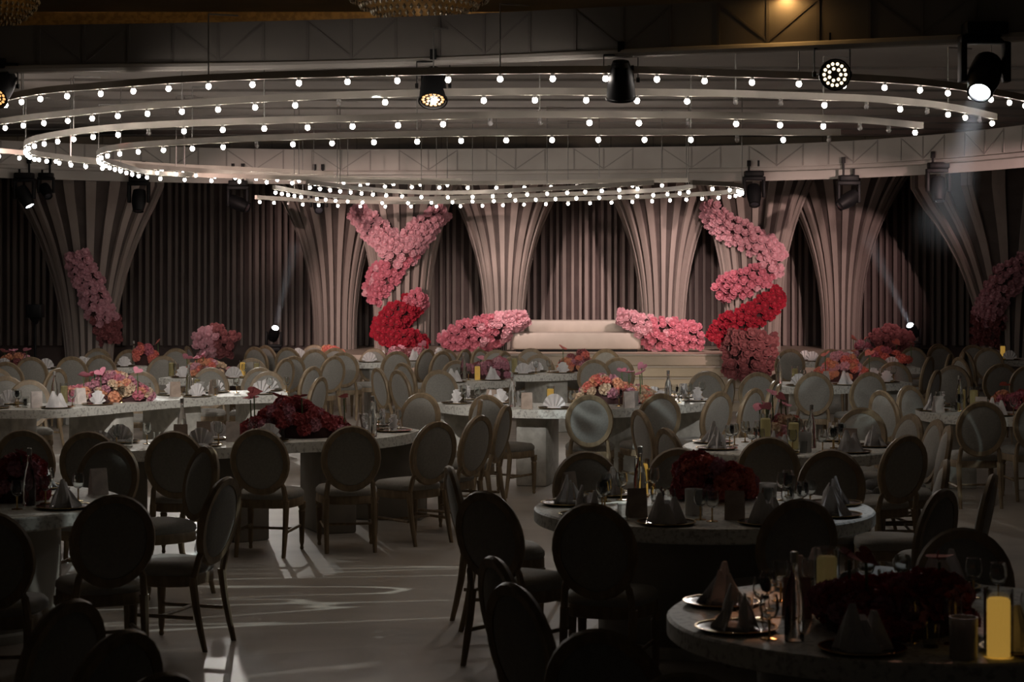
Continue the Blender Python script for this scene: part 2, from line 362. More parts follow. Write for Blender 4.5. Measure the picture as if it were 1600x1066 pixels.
light_ring('lowest bulb arc nearest the stage, from left end to right tip', [(400,313),(503,318.5),(604,320.5),(713,320),(822,317.5),(926,315),(1020,312),(1098,308),(1140,305),(1160,299),(1140,294),(1080,291)], 0.95, off=(2,))
light_ring('second lowest bulb arc above the stage', [(428,298),(475,306),(532,312),(598,315),(670,314.5),(744,312.5),(817,310.5),(889,308),(955,306),(1014,303),(1060,299.5),(1085,296)], 0.98, off=(5,))
light_ring('small inner bulb arc between the rear arcs', [(480,290),(543,297.5),(604,303),(675,306),(749,305),(823,301.5),(893,298.5),(960,294.5),(1020,291)], 1.0)

# ------------------------------------------------------------------ stage, steps, sofa
SZ = 0.8; SY = 31.6
stage = tag(empty('stage', (0.9,SY,0)), 'raised beige stage platform carrying the cream sofa', 'stage')
link('platform', MB().box((0.5,1.8,SZ/2),(9.6,3.6,SZ)).mesh('platform', M['stage'], False), stage)
stp = tag(empty('stage_steps', (1.0,SY,0)), 'four broad cream steps climbing to the stage', 'steps')
for i in range(4):
    zt = SZ-0.16*(i+1)
    sp_ = link('step', MB().box((0.65,-0.165-0.33*i,zt/2),(4.2,0.32,zt)).mesh('step', M['step'], False), stp)
    link('nosing', MB().box((0.65,-0.333-0.33*i,zt-0.012),(4.2,0.03,0.024)).mesh('nosing', M['sofa'], False), sp_)
link('nosing', MB().box((0.65,-0.015,SZ+0.002),(4.2,0.03,0.02)).mesh('nosing', M['sofa'], False), stp)

def rounded_box(mb, c, d, r, n=4):
    x, y, z = d[0]/2, d[1]/2, d[2]/2
    poly = []
    for cx_, cy_, a0 in ((x-r,y-r,0),(-x+r,y-r,90),(-x+r,-y+r,180),(x-r,-y+r,270)):
        for k in range(n+1):
            a = R(a0+90*k/n); poly.append((cx_+r*math.cos(a), cy_+r*math.sin(a)))
    e = min(r*0.5, z*0.5)
    rings = []
    for inset, zz in ((e,-z),(0.3*e,-z+0.3*e),(0,-z+e),(0,z-e),(0.3*e,z-0.3*e),(e,z)):
        rings.append([(c[0]+p[0]*(1-inset/x), c[1]+p[1]*(1-inset/y), c[2]+zz) for p in poly])
    mb.ring_sweep(rings); return mb
YS = 33.1
sofa = tag(empty('sofa', ((900-800)*YS/F, YS, SZ)), 'low cream leather sofa at the middle of the stage', 'sofa')
link('seat_block', rounded_box(MB(), (0,0,0.18),(2.12,0.75,0.28),0.08).mesh('seat_block', M['sofa']), sofa)
link('plinth', MB().box((0,0.02,0.02),(2.0,0.65,0.04)).mesh('plinth', M['black'], False), sofa)
link('back_cushion', rounded_box(MB(), (0,0.25,0.40),(1.76,0.24,0.22),0.10).mesh('back_cushion', M['sofa']), sofa)
for s, lb in ((-1,'ribbed cream panel curving off the left end of the sofa'),(1,'ribbed cream panel curving off the right end of the sofa')):
    pn = tag(empty('ribbed_panel', (sofa.location.x+s*1.17, YS+0.1, SZ)), lb, 'panel')
    for i in range(6):
        hh = 0.46-0.05*i
        link('rib', MB().tube([(s*0.035*i, 0.02*i, 0),(s*0.04*i, 0.02*i, hh*0.7),(s*0.055*i-s*0.03, 0.02*i, hh)], 0.011, 6).mesh('rib', M['sofa']), pn)
    link('backing', MB().box((s*0.11,0.16,0.12),(0.26,0.04,0.24)).mesh('backing', M['wall'], False), pn)

# ------------------------------------------------------------------ flared ribbed columns
def col_r(z, rb, rt, zb):
    t = max(0.0, min(1.15, (z-zb)/2.95)); return rb + (rt+0.17-rb)*t**2.5
def column(label, px, Y, rb, rt, nr=21, zb=SZ, lean=0.0):
    Xc = (px-800)*Y/F
    t = tag(empty('ribbed_column', (Xc,Y,zb)), label, 'column', 'flared ribbed columns along the rear wall')
    zt = 4.05-zb
    zs = [zt*i/14 for i in range(15)]
    prof = [(col_r(z+zb,rb,rt,zb)-0.05, z) for z in zs]
    link('core', MB().lathe(prof, n=24).mesh('core', M['core']), t)
    for i in range(nr):
        a = R(180 + 180*(i+0.5)/nr + (3 if i % 2 else -2))
        dx, dy = math.cos(a), math.sin(a); tx, ty = -dy, dx
        rings = []
        wv = 0.0185 + 0.008*((i*7) % 3)/2
        for z in zs:
            r = col_r(z+zb,rb,rt,zb) + lean*0
            wd = wv*(0.85+0.45*(r/rb-1))
            c0 = Vector((dx*(r-0.07), dy*(r-0.07), z)); c1 = Vector((dx*r, dy*r, z))
            T = Vector((tx,ty,0))*wd
            rings.append([c0-T, c0+T, c1+T, c1-T])
        link('rib', MB().ring_sweep(rings).mesh('rib', M['rib'], False), t)
    return Xc, Y, rb, rt, zb
cols = {}
cols['A'] = column('bare ribbed column left of the Y-shaped rose garland', 524, 34.0, 0.37, 1.00)
cols['B'] = column('ribbed column wrapped by the Y-shaped pink and red roses', 628, 33.3, 0.46, 0.86)
cols['C'] = column('bare ribbed column left of the sofa', 788, 34.0, 0.34, 0.93)
cols['D'] = column('bare ribbed column right of the sofa', 1036, 34.0, 0.37, 0.92)
cols['E'] = column('ribbed column wrapped by the zigzag pink rose garland', 1176, 33.3, 0.46, 0.90)
cols['F'] = column('bare ribbed column right of the zigzag rose garland', 1314, 34.0, 0.33, 0.98)
cols['G'] = column('ribbed column at the right edge with a rose drape', 1580, 32.3, 0.45, 1.12, zb=0.0)
cols['H'] = column('ribbed column at the left edge with a rose drape', 140, 31.6, 0.36, 0.78, zb=0.0)

# ------------------------------------------------------------------ roses and garlands
def rose_mesh(name, m, seed):
    r_ = random.Random(seed); mb = MB()
    for ring, (n, rad, tilt, sz) in enumerate(((3,0.10,0.15,0.34),(5,0.26,0.55,0.42),(5,0.42,0.95,0.46))):
        for i in range(n):
            a = 2*math.pi*i/n + ring*0.5 + r_.uniform(-.15,.15)
            ca, sa = math.cos(a), math.sin(a)
            rows = []
            for j, (u, wd) in enumerate(((0.0,0.25),(0.55,1.0),(1.0,0.62))):
                rr = rad*0.5 + u*sz*math.sin(tilt)*1.1
                zz = -0.18 + u*sz*(1.25*math.cos(tilt)+0.25) + ring*-0.03
                if j == 2: rr += 0.05
                hw = 0.30*wd*(0.7+0.25*ring)
                rows.append([(ca*rr+sa*hw*q, sa*rr-ca*hw*q, zz-0.05*abs(q)) for q in (-1,0,1)])
            mb.ring_sweep(rows, closed_ring=False, caps=False)
    mb.lathe([(0.02,-0.35),(0.30,-0.2),(0.34,0.0),(0.2,0.22),(0.02,0.28)], n=7)
    return mb.mesh(name, m)
roses = {k: [rose_mesh('rose_'+k+str(i), M[k], i) for i in range(2)] for k in ('rose_blush','rose_pink','rose_red','rose_dusty')}
def garland(name, label, col_key, segs, Y0, dia=0.104, cap=290, seed=1, bulge=0.10, cat='flower garland', ground=None):
    """segs: list of (list of (px,py,halfwidth px), colour list). Placed on the column's surface, or as a mound when col_key is None."""
    r_ = random.Random(seed)
    c0 = PD(*segs[0][0][0][:2], Y0)
    base = min(PD(p[0],p[1]+p[2],Y0).z for s in segs for p in s[0])
    t = tag(empty(name, (c0.x, Y0, base)), label, cat)
    o0 = Vector((c0.x, Y0, base))
    def surf(X, z):
        if col_key is None: return Y0
        Xc, Yc, rb, rt, zb = cols[col_key]
        r = col_r(z, rb, rt, zb); d = X-Xc
        return Yc - math.sqrt(max(r*r-d*d, 0.0)) if abs(d) < r else Yc - 0.0
    placed = []
    for pts, clr in segs:
        path = catmull([Vector((p[0],p[1],p[2])) for p in pts], 6)
        L = sum((Vector((a[0],a[1]))-Vector((b[0],b[1]))).length for a,b in zip(path,path[1:]))
        tries = int(L*pts[0][2]*0.9)
        # core
        rings = []
        for i, p in enumerate(path):
            a = path[max(i-1,0)]; b = path[min(i+1,len(path)-1)]
            d2 = Vector((b[0]-a[0], b[1]-a[1])); d2.normalize(); n2 = Vector((-d2.y, d2.x))
            ring = []
            for k in range(10):
                an = 2*math.pi*k/10
                q = Vector((p[0],p[1])) + n2*p[2]*0.80*math.cos(an)
                w3 = PD(q.x,q.y,Y0); yy = surf(w3.x,w3.z) - 0.02 - bulge*0.7*math.sin(an)
                if ground is not None: w3.z = max(w3.z, ground+0.01)
                ring.append(Vector((w3.x, yy, w3.z)) - o0)
            rings.append(ring)
        link('foliage_core', MB().ring_sweep(rings).mesh('foliage_core', M['leafcore']), t)
        cnt = 0
        for _ in range(tries):
            if len(placed) >= cap: break
            i = r_.randrange(len(path)-1); f = r_.random(); p = path[i].lerp(path[i+1], f)
            a = path[i]; b = path[i+1]
            d2 = Vector((b[0]-a[0], b[1]-a[1])); d2.normalize(); n2 = Vector((-d2.y, d2.x))
            u = r_.uniform(-1,1)
            q = Vector((p[0],p[1])) + n2*u*p[2]
            w3 = PD(q.x,q.y,Y0)
            if ground is not None and w3.z < ground+0.05: continue
            yy = surf(w3.x,w3.z) - 0.03 - bulge*math.sqrt(max(1-u*u,0)) + r_.uniform(-.02,.02)
            w = Vector((w3.x,yy,w3.z))
            if any((w-x).length < dia*0.88 for x in placed): continue
            placed.append(w)
            ci = clr[min(int((i+f)/(len(path)-1)*len(clr) + r_.uniform(-.25,.25)), len(clr)-1)] if len(clr) > 1 else clr[0]
            if ci == 'rose_pink' and r_.random() < 0.08: ci = 'rose_blush'
            o = link('rose', roses[ci][r_.randrange(2)], t, w-o0, scale=dia*r_.uniform(0.9,1.2))
            dirv = Vector((u*0.6*n2.x + r_.uniform(-.3,.3), -1, -u*0.6*n2.y + r_.uniform(-.2,.4)))
            o.rotation_euler = dirv.to_track_quat('Z','Y').to_euler()
    return t
garland('rose_garland', 'Y-shaped pink rose garland on the left stage column', 'B',
        [([(550,325,13),(575,350,19),(603,375,20),(630,402,18)],['rose_blush']),
         ([(694,327,10),(668,350,16),(645,378,19),(622,408,18),(592,440,22),(578,470,13)],['rose_blush','rose_blush','rose_pink','rose_pink'])], 32.7, seed=3)
garland('rose_garland', 'deep red rose swirl low on the left stage column', 'B',
        [([(660,462,12),(640,480,17),(612,500,21),(592,530,17)],['rose_pink','rose_red','rose_red','rose_red']),
         ([(604,524,17),(636,530,16),(662,544,10)],['rose_red'])], 32.7, seed=4, bulge=0.2, ground=SZ)
garland('rose_garland', 'zigzag light pink rose garland on the right stage column', 'E',
        [([(1108,318,11),(1125,345,17),(1158,368,19),(1200,388,19),(1218,408,14)],['rose_blush']),
         ([(1216,412,15),(1190,430,18),(1160,441,21),(1126,457,13)],['rose_blush','rose_pink','rose_pink','rose_pink'])], 32.7, seed=5)
garland('rose_garland', 'deep red rose band low on the right stage column', 'E',
        [([(1222,460,13),(1200,480,18),(1170,497,18),(1140,515,18),(1122,535,13)],['rose_red'])], 32.7, seed=6, bulge=0.18, ground=SZ)
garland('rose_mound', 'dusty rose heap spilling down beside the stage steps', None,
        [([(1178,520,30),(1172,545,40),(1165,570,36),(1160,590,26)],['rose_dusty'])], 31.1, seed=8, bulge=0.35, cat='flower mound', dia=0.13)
garland('rose_mound', 'pink rose mound left of the cream sofa', None,
        [([(692,538,12),(725,525,22),(760,520,24),(790,508,18),(822,497,8)],['rose_pink','rose_pink','rose_pink','rose_blush','rose_blush'])], 32.9, seed=9, bulge=0.25, cat='flower mound', ground=SZ)
garland('rose_mound', 'pink rose mound right of the cream sofa', None,
        [([(966,494,7),(995,505,14),(1025,521,24),(1060,525,24),(1094,528,20)],['rose_blush','rose_blush','rose_pink','rose_pink','rose_pink'])], 32.9, seed=10, bulge=0.25, cat='flower mound', ground=SZ)
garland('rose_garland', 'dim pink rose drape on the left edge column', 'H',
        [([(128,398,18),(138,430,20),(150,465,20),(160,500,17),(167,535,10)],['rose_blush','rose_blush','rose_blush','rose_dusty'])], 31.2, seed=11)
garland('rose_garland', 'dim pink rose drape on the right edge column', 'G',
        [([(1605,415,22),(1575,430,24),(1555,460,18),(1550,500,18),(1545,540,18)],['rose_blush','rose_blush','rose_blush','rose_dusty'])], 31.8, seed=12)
garland('rose_mound', 'dim rose clump on the floor by the left wall', None,
        [([(312,540,16),(340,532,22),(368,540,14)],['rose_blush','rose_dusty'])], 30.3, seed=13, bulge=0.25, cat='flower mound')
garland('rose_mound', 'dim rose clump on the floor behind the right tables', None,
        [([(1365,540,14),(1392,530,20),(1420,540,12)],['rose_dusty'])], 30.8, seed=14, bulge=0.25, cat='flower mound')

# ------------------------------------------------------------------ chairs
def chair_meshes():
    d = {}
    n = 28; hw, hh, zc = 0.205, 0.232, 0.725
    def lean(z): return -0.02 - 0.10*(z-0.47)/0.51
    def oval(a, k): return (math.cos(a)*(hw*k), zc+math.sin(a)*(hh*k))
    rings = []
    for i in range(n):
        a = 2*math.pi*i/n; ring = []
        for (dr, dy) in ((-0.022,-0.018),(0.018,-0.022),(0.028,0.0),(0.018,0.022),(-0.022,0.018)):
            x = math.cos(a)*(hw+dr); z = zc+math.sin(a)*(hh+dr); ring.append((x, lean(z)+dy, z))
        rings.append(ring)
    mb = MB().ring_sweep(rings, closed_path=True)
    for s in (-1,1):
        mb.tube([(s*0.185,-0.005,0.42),(s*0.172,lean(0.52),0.53),(s*0.15,lean(0.58),0.59)], 0.02, 6)
    d['back_frame'] = mb.mesh('back_frame', M['wood'])
    mb = MB(); rings = []
    for k, dy in ((0.02,0.042),(0.5,0.040),(0.78,0.030),(0.92,0.012),(0.92,-0.010),(0.78,-0.022),(0.5,-0.028),(0.02,-0.03)):
        rings.append([(oval(2*math.pi*i/n,k)[0], lean(oval(2*math.pi*i/n,k)[1])+dy, oval(2*math.pi*i/n,k)[1]) for i in range(n)])
    d['back_pad'] = mb.ring_sweep(rings).mesh('back_pad', M['pad'])
    def seat_poly(k):
        out = []
        for i in range(24):
            a = 2*math.pi*i/24; ca, sa = math.cos(a), math.sin(a)
            x = math.copysign(abs(ca)**0.6, ca)*0.235; y = math.copysign(abs(sa)**0.6, sa)*0.225
            x *= 1.0 + 0.10*(y/0.225)
            out.append((x*k, 0.235+y*k))
        return out
    rings = [[(x,y,z) for x,y in seat_poly(k)] for k,z in ((0.96,0.425),(1.0,0.44),(0.99,0.465),(0.90,0.488),(0.6,0.50),(0.05,0.503))]
    d['seat_cushion'] = MB().ring_sweep(rings).mesh('seat_cushion', M['pad'])
    rings = [[(x,y,z) for x,y in seat_poly(k)] for k,z in ((0.95,0.36),(0.99,0.365),(0.985,0.42),(0.96,0.428))]
    d['seat_rail'] = MB().ring_sweep(rings).mesh('seat_rail', M['wood'])
    d['front_leg'] = MB().lathe([(0.011,0.0),(0.016,0.012),(0.012,0.03),(0.018,0.06),(0.026,0.29),(0.029,0.30),(0.021,0.315),(0.031,0.33),(0.031,0.375)], n=10).mesh('front_leg', M['wood'])
    rings = []
    for z, y, r in ((0.0,-0.075,0.016),(0.10,-0.05,0.019),(0.25,-0.018,0.022),(0.42,0.005,0.026)):
        rings.append([(r*math.cos(2*math.pi*k/8), y+r*math.sin(2*math.pi*k/8), z) for k in range(8)])
    d['rear_leg'] = MB().ring_sweep(rings).mesh('rear_leg', M['wood'])
    d['side_stretcher'] = MB().tube([(0,0,0.19),(0,0.40,0.19)], 0.012, 6).mesh('side_stretcher', M['wood'])
    d['cross_stretcher'] = MB().tube([(-0.19,0.2,0.19),(0.19,0.2,0.19)], 0.011, 6).mesh('cross_stretcher', M['wood'])
    return d
CM = chair_meshes()
autolab = []      # (object, category, description, table phrase, screen x)
def chair(X, Y, th, table, desc='oval-backed grey upholstered chair'):
    px = 800+X*F/Y
    t = empty('oval_back_chair', (X,Y,0), R(-th))
    t['group'] = 'oval-backed banquet chairs'
    link('back_frame', CM['back_frame'], t); link('back_pad', CM['back_pad'], t)
    link('seat_cushion', CM['seat_cushion'], t); link('seat_rail', CM['seat_rail'], t)
    for s in (-1,1):
        link('leg', CM['front_leg'], t, (s*0.205,0.41,0)); link('leg', CM['rear_leg'], t, (s*0.185,0.0,0))
        if Y < 24: link('stretcher', CM['side_stretcher'], t, (s*0.195,0.0,0))
    if Y < 24: link('stretcher', CM['cross_stretcher'], t)
    autolab.append((t, 'chair', desc, table, px))
    return t

TP = {  # table phrases
 'T0': 'amber-lit round table at bottom right', 'T1': 'dark round table right of centre front', 'T3': 'round table with tall pink anthuriums',
 'T4': 'dark round table at left front', 'T6': 'bottom left corner', 'T5': 'long dark table with crimson flowers', 'T7': 'central curved table with peach flowers',
 'T8': 'white serpentine table on the left', 'T9': 'right table with coral flowers', 'T10': 'right edge table with orange flowers',
 'T11': 'far right table below the columns', 'T12': 'rearmost table at the right edge', 'T13': 'far table at the left edge',
 'T14': 'far left table with orange blooms', 'T15': 'far table below the red roses', 'T16': 'table with mauve flowers left of centre',
 'T17': 'table in front of the stage sofa', 'T18': 'rearmost table left of the red roses', 'T19': 'red-lit far table near the right spotlight'}
CH_L = {
 'T0': [(812,868,68),(840,908,58),(960,975,25),(1082,1040,12),(1508,831,188)],
 'T1': [(732,728,80),(778,765,38),(935,783,18),(1237,776,-14),(1443,762,-52),(1448,718,-82),(1520,740,-70),(920,708,172),(1062,703,180),(1296,705,200)],
 'T3': [(1200,681,5),(1400,678,-32),(1018,640,72),(1062,668,68),(1347,640,205),(1406,648,-110),(1438,655,-98),(1457,664,-85)],
 'T4': [(172,770,-22),(325,745,-72),(287,697,-125),(174,693,190),(-14,795,-5)],
 'T6': [(72,934,-62),(152,980,-58),(208,1045,-52)],
 'T5': [(410,668,8),(547,664,-10),(668,657,-42),(45,670,0),(142,672,2),(277,672,4),(731,648,-58),(771,633,-74),(650,615,-152),(730,624,-95)],
 'T7': [(921,616,3),(1025,614,-18),(1110,611,-45),(1132,592,-70),(771,616,32),(690,579,160),(1103,581,190),(1164,606,-52),(1189,594,-68),(1200,600,-78)],
 'T8': [(470,589,-70),(217,581,180),(327,575,180),(402,575,190),(392,590,186),(46,595,165),(8,589,170),(10,575,165)],
 'T9': [(1184,581,4),(1270,581,0),(1352,581,-14),(1370,559,180),(1449,578,-62),(1440,557,-60)],
 'T10': [(1530,626,0),(1396,609,62),(1429,604,140),(1487,572,-160),(1610,618,0)],
 'T11': [(1229,544,0),(1290,543,0),(1343,543,-8)],
 'T19': [(1397,565,10),(1429,543,180),(1471,553,-70),(1493,549,-78)],
 'T12': [(1510,558,70),(1519,549,75),(1541,543,20),(1567,568,0),(1597,570,0),(1473,538,160),(1486,540,170),(1513,540,180)],
 'T13': [(66,557,-5),(60,576,-65),(113,556,-4),(156,553,0),(204,546,0),(150,545,180),(13,565,0)],
 'T14': [(253,557,180),(272,545,185),(304,541,95),(396,560,180),(431,560,-60),(466,556,-40),(477,572,-60),(498,556,-45),(537,550,0)],
 'T18': [(425,541,30),(445,538,40),(461,541,20),(480,537,180),(495,545,-20),(518,544,-20),(551,544,190)],
 'T15': [(615,547,-20),(653,547,-48),(681,545,-55),(705,544,-62),(608,575,62),(630,577,55)],
 'T16': [(659,566,50),(699,564,160),(731,536,130),(748,535,130)],
 'T17': [(772,534,180),(792,549,120),(818,541,180),(830,561,170),(852,557,185),(887,558,180),(940,540,0),(925,561,8),(965,558,0)],
}

# ------------------------------------------------------------------ tables
TZ = 0.78
def poly_smooth(pts):
    return [(p.x, p.y) for p in catmull([Vector((a,b,0)) for a,b in pts], 4)]
TAB = {}
def leg_block(t, o0, x, y, sx_, sy_, rz=0, m='tleg'):
    link('leg_block', rounded_box(MB(), (0,0,0),(sx_,sy_,TZ-0.09),0.03,2).mesh('leg_block', M[m]), t, (x-o0.x, y-o0.y, (TZ-0.09)/2), (0,0,rz))
def band_table(key, near_img, width=1.0, label=None, skirt=False):
    near = [P(x,y,TZ) for x,y in near_img]
    near = catmull(near, 4)
    far = []
    for i, p in enumerate(near):
        a = near[max(i-1,0)]; b = near[min(i+1,len(near)-1)]
        d = (b-a).normalized(); far.append(p + Vector((-d.y*0.35, 0.35*d.x+0.65, 0)).normalized()*width)
    o0 = (near[len(near)//2]+far[len(near)//2])/2
    t = tag(empty('banquet_table', (o0.x,o0.y,0)), label, 'table', 'banquet tables with stone-look tops')
    poly = [(p.x-o0.x,p.y-o0.y) for p in near] + [(p.x-o0.x,p.y-o0.y) for p in far[::-1]]
    link('table_top', MB().prism(poly, TZ-0.085, TZ).mesh('table_top', M['table']), t)
    ctr = [(a+b)/2 for a,b in zip(near,far)]
    L = sum((b-a).length for a,b in zip(ctr,ctr[1:]))
    nleg = max(2, int(L/1.1)+1) if L > 1.3 else 1
    rs = resample(ctr, (L-0.7)/(nleg-1)-1e-4, 0.35) if nleg > 1 else resample(ctr, 9, L/2)
    for p, d in rs[:nleg]: leg_block(t, o0, p.x, p.y, 0.32, width*0.62, math.atan2(d.y,d.x), 'skirt' if skirt else 'tleg')
    TAB[key] = dict(kind='band', near=near, far=far, ctr=ctr, w=width)
def round_table(key, cx, cy, r, label):
    t = tag(empty('round_banquet_table', (cx,cy,0)), label, 'table', 'banquet tables with stone-look tops')
    link('table_top', MB().lathe([(r-0.012,-0.085),(r,-0.075),(r,-0.01),(r-0.012,0)], (0,0,TZ), n=64).mesh('table_top', M['table']), t)
    link('drum_base', MB().lathe([(r*0.62,0),(r*0.62,TZ-0.087)], n=40).mesh('drum_base', M['skirt']), t)
    link('foot_ring', MB().lathe([(r*0.66,0),(r*0.66,0.05),(r*0.625,0.06)], n=40).mesh('foot_ring', M['tleg']), t)
    TAB[key] = dict(kind='round', c=Vector((cx,cy,TZ)), r=r)
round_table('T0', 1.60, 8.08, 0.97, 'amber-lit round table at the bottom right corner')
round_table('T1', 1.13, 11.75, 1.0, 'big dark round table right of the centre front')
round_table('T3', 2.2, 15.75, 0.85, 'round table carrying tall pink anthuriums and cream candle')
round_table('T4', -3.35, 12.05, 0.98, 'dark round table at the left front edge')
band_table('T5', [(110,708),(350,700),(455,692),(560,688),(630,680),(656,672)], 1.0, 'long dark table with crimson flowers left of centre', True)
band_table('T7', [(676,630),(720,636),(800,640),(900,641),(1000,638),(1090,631),(1128,626)], 1.0, 'central curved table with peach flowers before the steps')
band_table('T8', [(-60,640),(60,641),(140,637),(250,627),(355,620),(450,617)], 1.0, 'white serpentine marble table on the left')
band_table('T9', [(1216,604),(1300,605),(1425,598)], 1.05, 'right table with coral-lit flowers')
band_table('T10', [(1430,641),(1470,648),(1600,653),(1720,648)], 1.1, 'right edge table with orange flowers and thick candle')
band_table('T11', [(1240,565),(1300,566),(1362,565)], 0.7, 'far right table below the bare column')
band_table('T19', [(1368,575),(1438,575)], 0.9, 'small red-lit far table near the right spotlight')
band_table('T12', [(1556,563),(1600,564),(1680,562)], 0.9, 'rearmost table at the right edge')
band_table('T13', [(-30,577),(60,578),(130,577),(232,573)], 0.9, 'far table at the left edge')
band_table('T14', [(248,591),(320,593),(400,592)], 0.9, 'far left table with orange blooms')
band_table('T18', [(435,561),(500,562),(528,561)], 0.8, 'rearmost table left of the red roses')
band_table('T15', [(548,567),(600,567),(660,565),(716,560)], 0.9, 'far table below the red roses')
band_table('T16', [(690,600),(750,598),(806,594)], 0.9, 'table with mauve flowers left of centre')
band_table('T17', [(788,586),(850,586),(916,583)], 0.9, 'table in front of the stage sofa')
# keep chairs from standing in each other, in a table top or in the stage
def band_inside(T, x, y, m=0.0):
    if T['kind'] == 'round': return math.hypot(x-T['c'].x, y-T['c'].y) < T['r']-m
    best = min(T['ctr'], key=lambda q: (q.x-x)**2+(q.y-y)**2)
    poly = T['near']+T['far'][::-1]; ins = False; n = len(poly)
    for i in range(n):
        a, b = poly[i], poly[(i+1)%n]
        if (a.y > y) != (b.y > y) and x < (b.x-a.x)*(y-a.y)/(b.y-a.y)+a.x: ins = not ins
    if m > 0 and ins:
        for i in range(n):
            a, b = poly[i], poly[(i+1)%n]; d = b-a; L2 = d.x*d.x+d.y*d.y
            t = max(0, min(1, ((x-a.x)*d.x+(y-a.y)*d.y)/L2)) if L2 else 0
            if math.hypot(a.x+d.x*t-x, a.y+d.y*t-y) < m: return False
    return ins
def pull_in(key, p, m=0.07):
    T = TAB[key]; p = p.copy()
    c = T['c'] if T['kind'] == 'round' else min(T['ctr'], key=lambda q: (q-p).length)
    for _ in range(40):
        if band_inside(T, p.x, p.y, m): break
        p += (c-p)*0.08
    return p
chairs = []
for k, lst in CH_L.items():
    for (px,ty,th) in lst:
        Y = (CH-0.98)*F/(ty-HZ); chairs.append([k, (px-800)*Y/F, Y, th])
for it in range(60):
    for c in chairs:
        f = (math.sin(R(c[3])), math.cos(R(c[3])))
        for q in (-0.2, 0.0, 0.2):
            bxp = (c[1]-f[0]*(-0.03)+f[1]*q, c[2]-f[1]*(-0.03)-f[0]*q)
            for T in TAB.values():
                if band_inside(T, *bxp): c[1] -= f[0]*0.03; c[2] -= f[1]*0.03
    for i, a in enumerate(chairs):
        fa = (math.sin(R(a[3])), math.cos(R(a[3]))); ax, ay = a[1]+fa[0]*0.2, a[2]+fa[1]*0.2
        for b in chairs[i+1:]:
            fb = (math.sin(R(b[3])), math.cos(R(b[3]))); dx = b[1]+fb[0]*0.2-ax; dy = b[2]+fb[1]*0.2-ay
            d = math.hypot(dx, dy)
            if d < 0.54:
                if d < 1e-3: dx, dy, d = 0, 1, 1
                m = min(0.54-d, 0.05)/2; a[1] -= dx/d*m*0.7; a[2] -= dy/d*m; b[1] += dx/d*m*0.7; b[2] += dy/d*m
                ax, ay = a[1]+fa[0]*0.2, a[2]+fa[1]*0.2
    for c in chairs:
        if -4.2 < c[1] < 6.0: c[2] = min(c[2], 29.6 if -2.2 < c[1] < 4.4 else 31.0)
for c in chairs: chair(*c[1:], TP[c[0]])

# ------------------------------------------------------------------ table ware
def fan_mesh():
    mb = MB(); rings = []; n = 12
    inner = []; outer = []
    for i in range(n+1):
        a = math.pi*(0.06+0.88*i/n); dy = 0.016 if i % 2 else -0.016
        inner.append(((0.03*math.cos(a)), dy*0.3, 0.0)); outer.append((0.115*math.cos(a), dy+0.03*math.sin(a)*0, 0.14*math.sin(a)))
    top = [[(x,y-0.004,z+0.002) for x,y,z in inner],[(x,y-0.004,z+0.002) for x,y,z in outer],[(x,y+0.004,z+0.002) for x,y,z in outer],[(x,y+0.004,z+0.002) for x,y,z in inner]]
    mb.ring_sweep(top, closed_ring=False, caps=False, closed_path=True)
    mb.lathe([(0.07,0.0),(0.062,0.012),(0.02,0.018)], n=10, sy_=0.5)
    return mb.mesh('fan_fold', M['napkin'], False)
def peak_mesh():
    mb = MB()
    def sheet(a, b_, top, bend):
        a, b_, top = Vector(a), Vector(b_), Vector(top); rows = []
        nrm = (b_-a).cross(top-a).normalized()
        for i in range(5):
            u = i/4; foot = a.lerp(b_, u) + nrm*bend*math.sin(u*math.pi); tip = top + (b_-a)*(u-0.5)*0.16
            rows.append([foot, foot.lerp(tip, 0.5)+nrm*bend*0.6*math.sin(u*math.pi), tip, tip+nrm*0.005, foot.lerp(tip,0.5)+nrm*(bend*0.6*math.sin(u*math.pi)+0.005), foot+nrm*0.005])
        mb.ring_sweep(rows)
    sheet((-0.11,0.02,0),(0.02,-0.05,0),(-0.035,0.0,0.165),0.02)
    sheet((-0.02,0.04,0),(0.115,-0.01,0),(0.045,0.015,0.14),0.022)
    sheet((-0.075,-0.07,0),(0.06,-0.085,0),(0.005,-0.015,0.105),-0.018)
    sheet((0.09,0.05,0),(-0.08,0.06,0),(0.0,0.03,0.12),0.02)
    mb.lathe([(0.085,0.0),(0.08,0.012),(0.02,0.02)], n=12, sy_=0.75)
    return mb.mesh('peak_fold', M['napkin'], False)
fan_m, peak_m = fan_mesh(), peak_mesh()
plate_m = MB().lathe([(0.09,0.0),(0.15,0.008),(0.158,0.013),(0.15,0.014),(0.10,0.008),(0.01,0.007)], n=24).mesh('plate_dish', M['plate'])
prim_m = MB().lathe([(0.155,0.0105),(0.164,0.014),(0.164,0.017),(0.154,0.0165)], n=24, caps=False).mesh('plate_rim', M['brass'])
gl_bowl = MB().lathe([(0.006,0.075),(0.028,0.088),(0.038,0.115),(0.036,0.15),(0.031,0.17),(0.029,0.17),(0.034,0.15),(0.036,0.115),(0.026,0.091),(0.004,0.079)], n=12, caps=False).mesh('glass_bowl', M['glass'])
gl_stem = MB().lathe([(0.034,0.0),(0.033,0.004),(0.006,0.008),(0.004,0.04),(0.006,0.076)], n=10).mesh('glass_stem', M['brass'])
bot_m = MB().lathe([(0.036,0.0),(0.038,0.01),(0.038,0.12),(0.030,0.17),(0.014,0.215),(0.012,0.255),(0.014,0.262)], n=14).mesh('bottle_body', M['glass'])
cap_m = MB().lathe([(0.0155,0.25),(0.0155,0.28),(0.012,0.284)], n=10).mesh('bottle_cap', M['cork'])
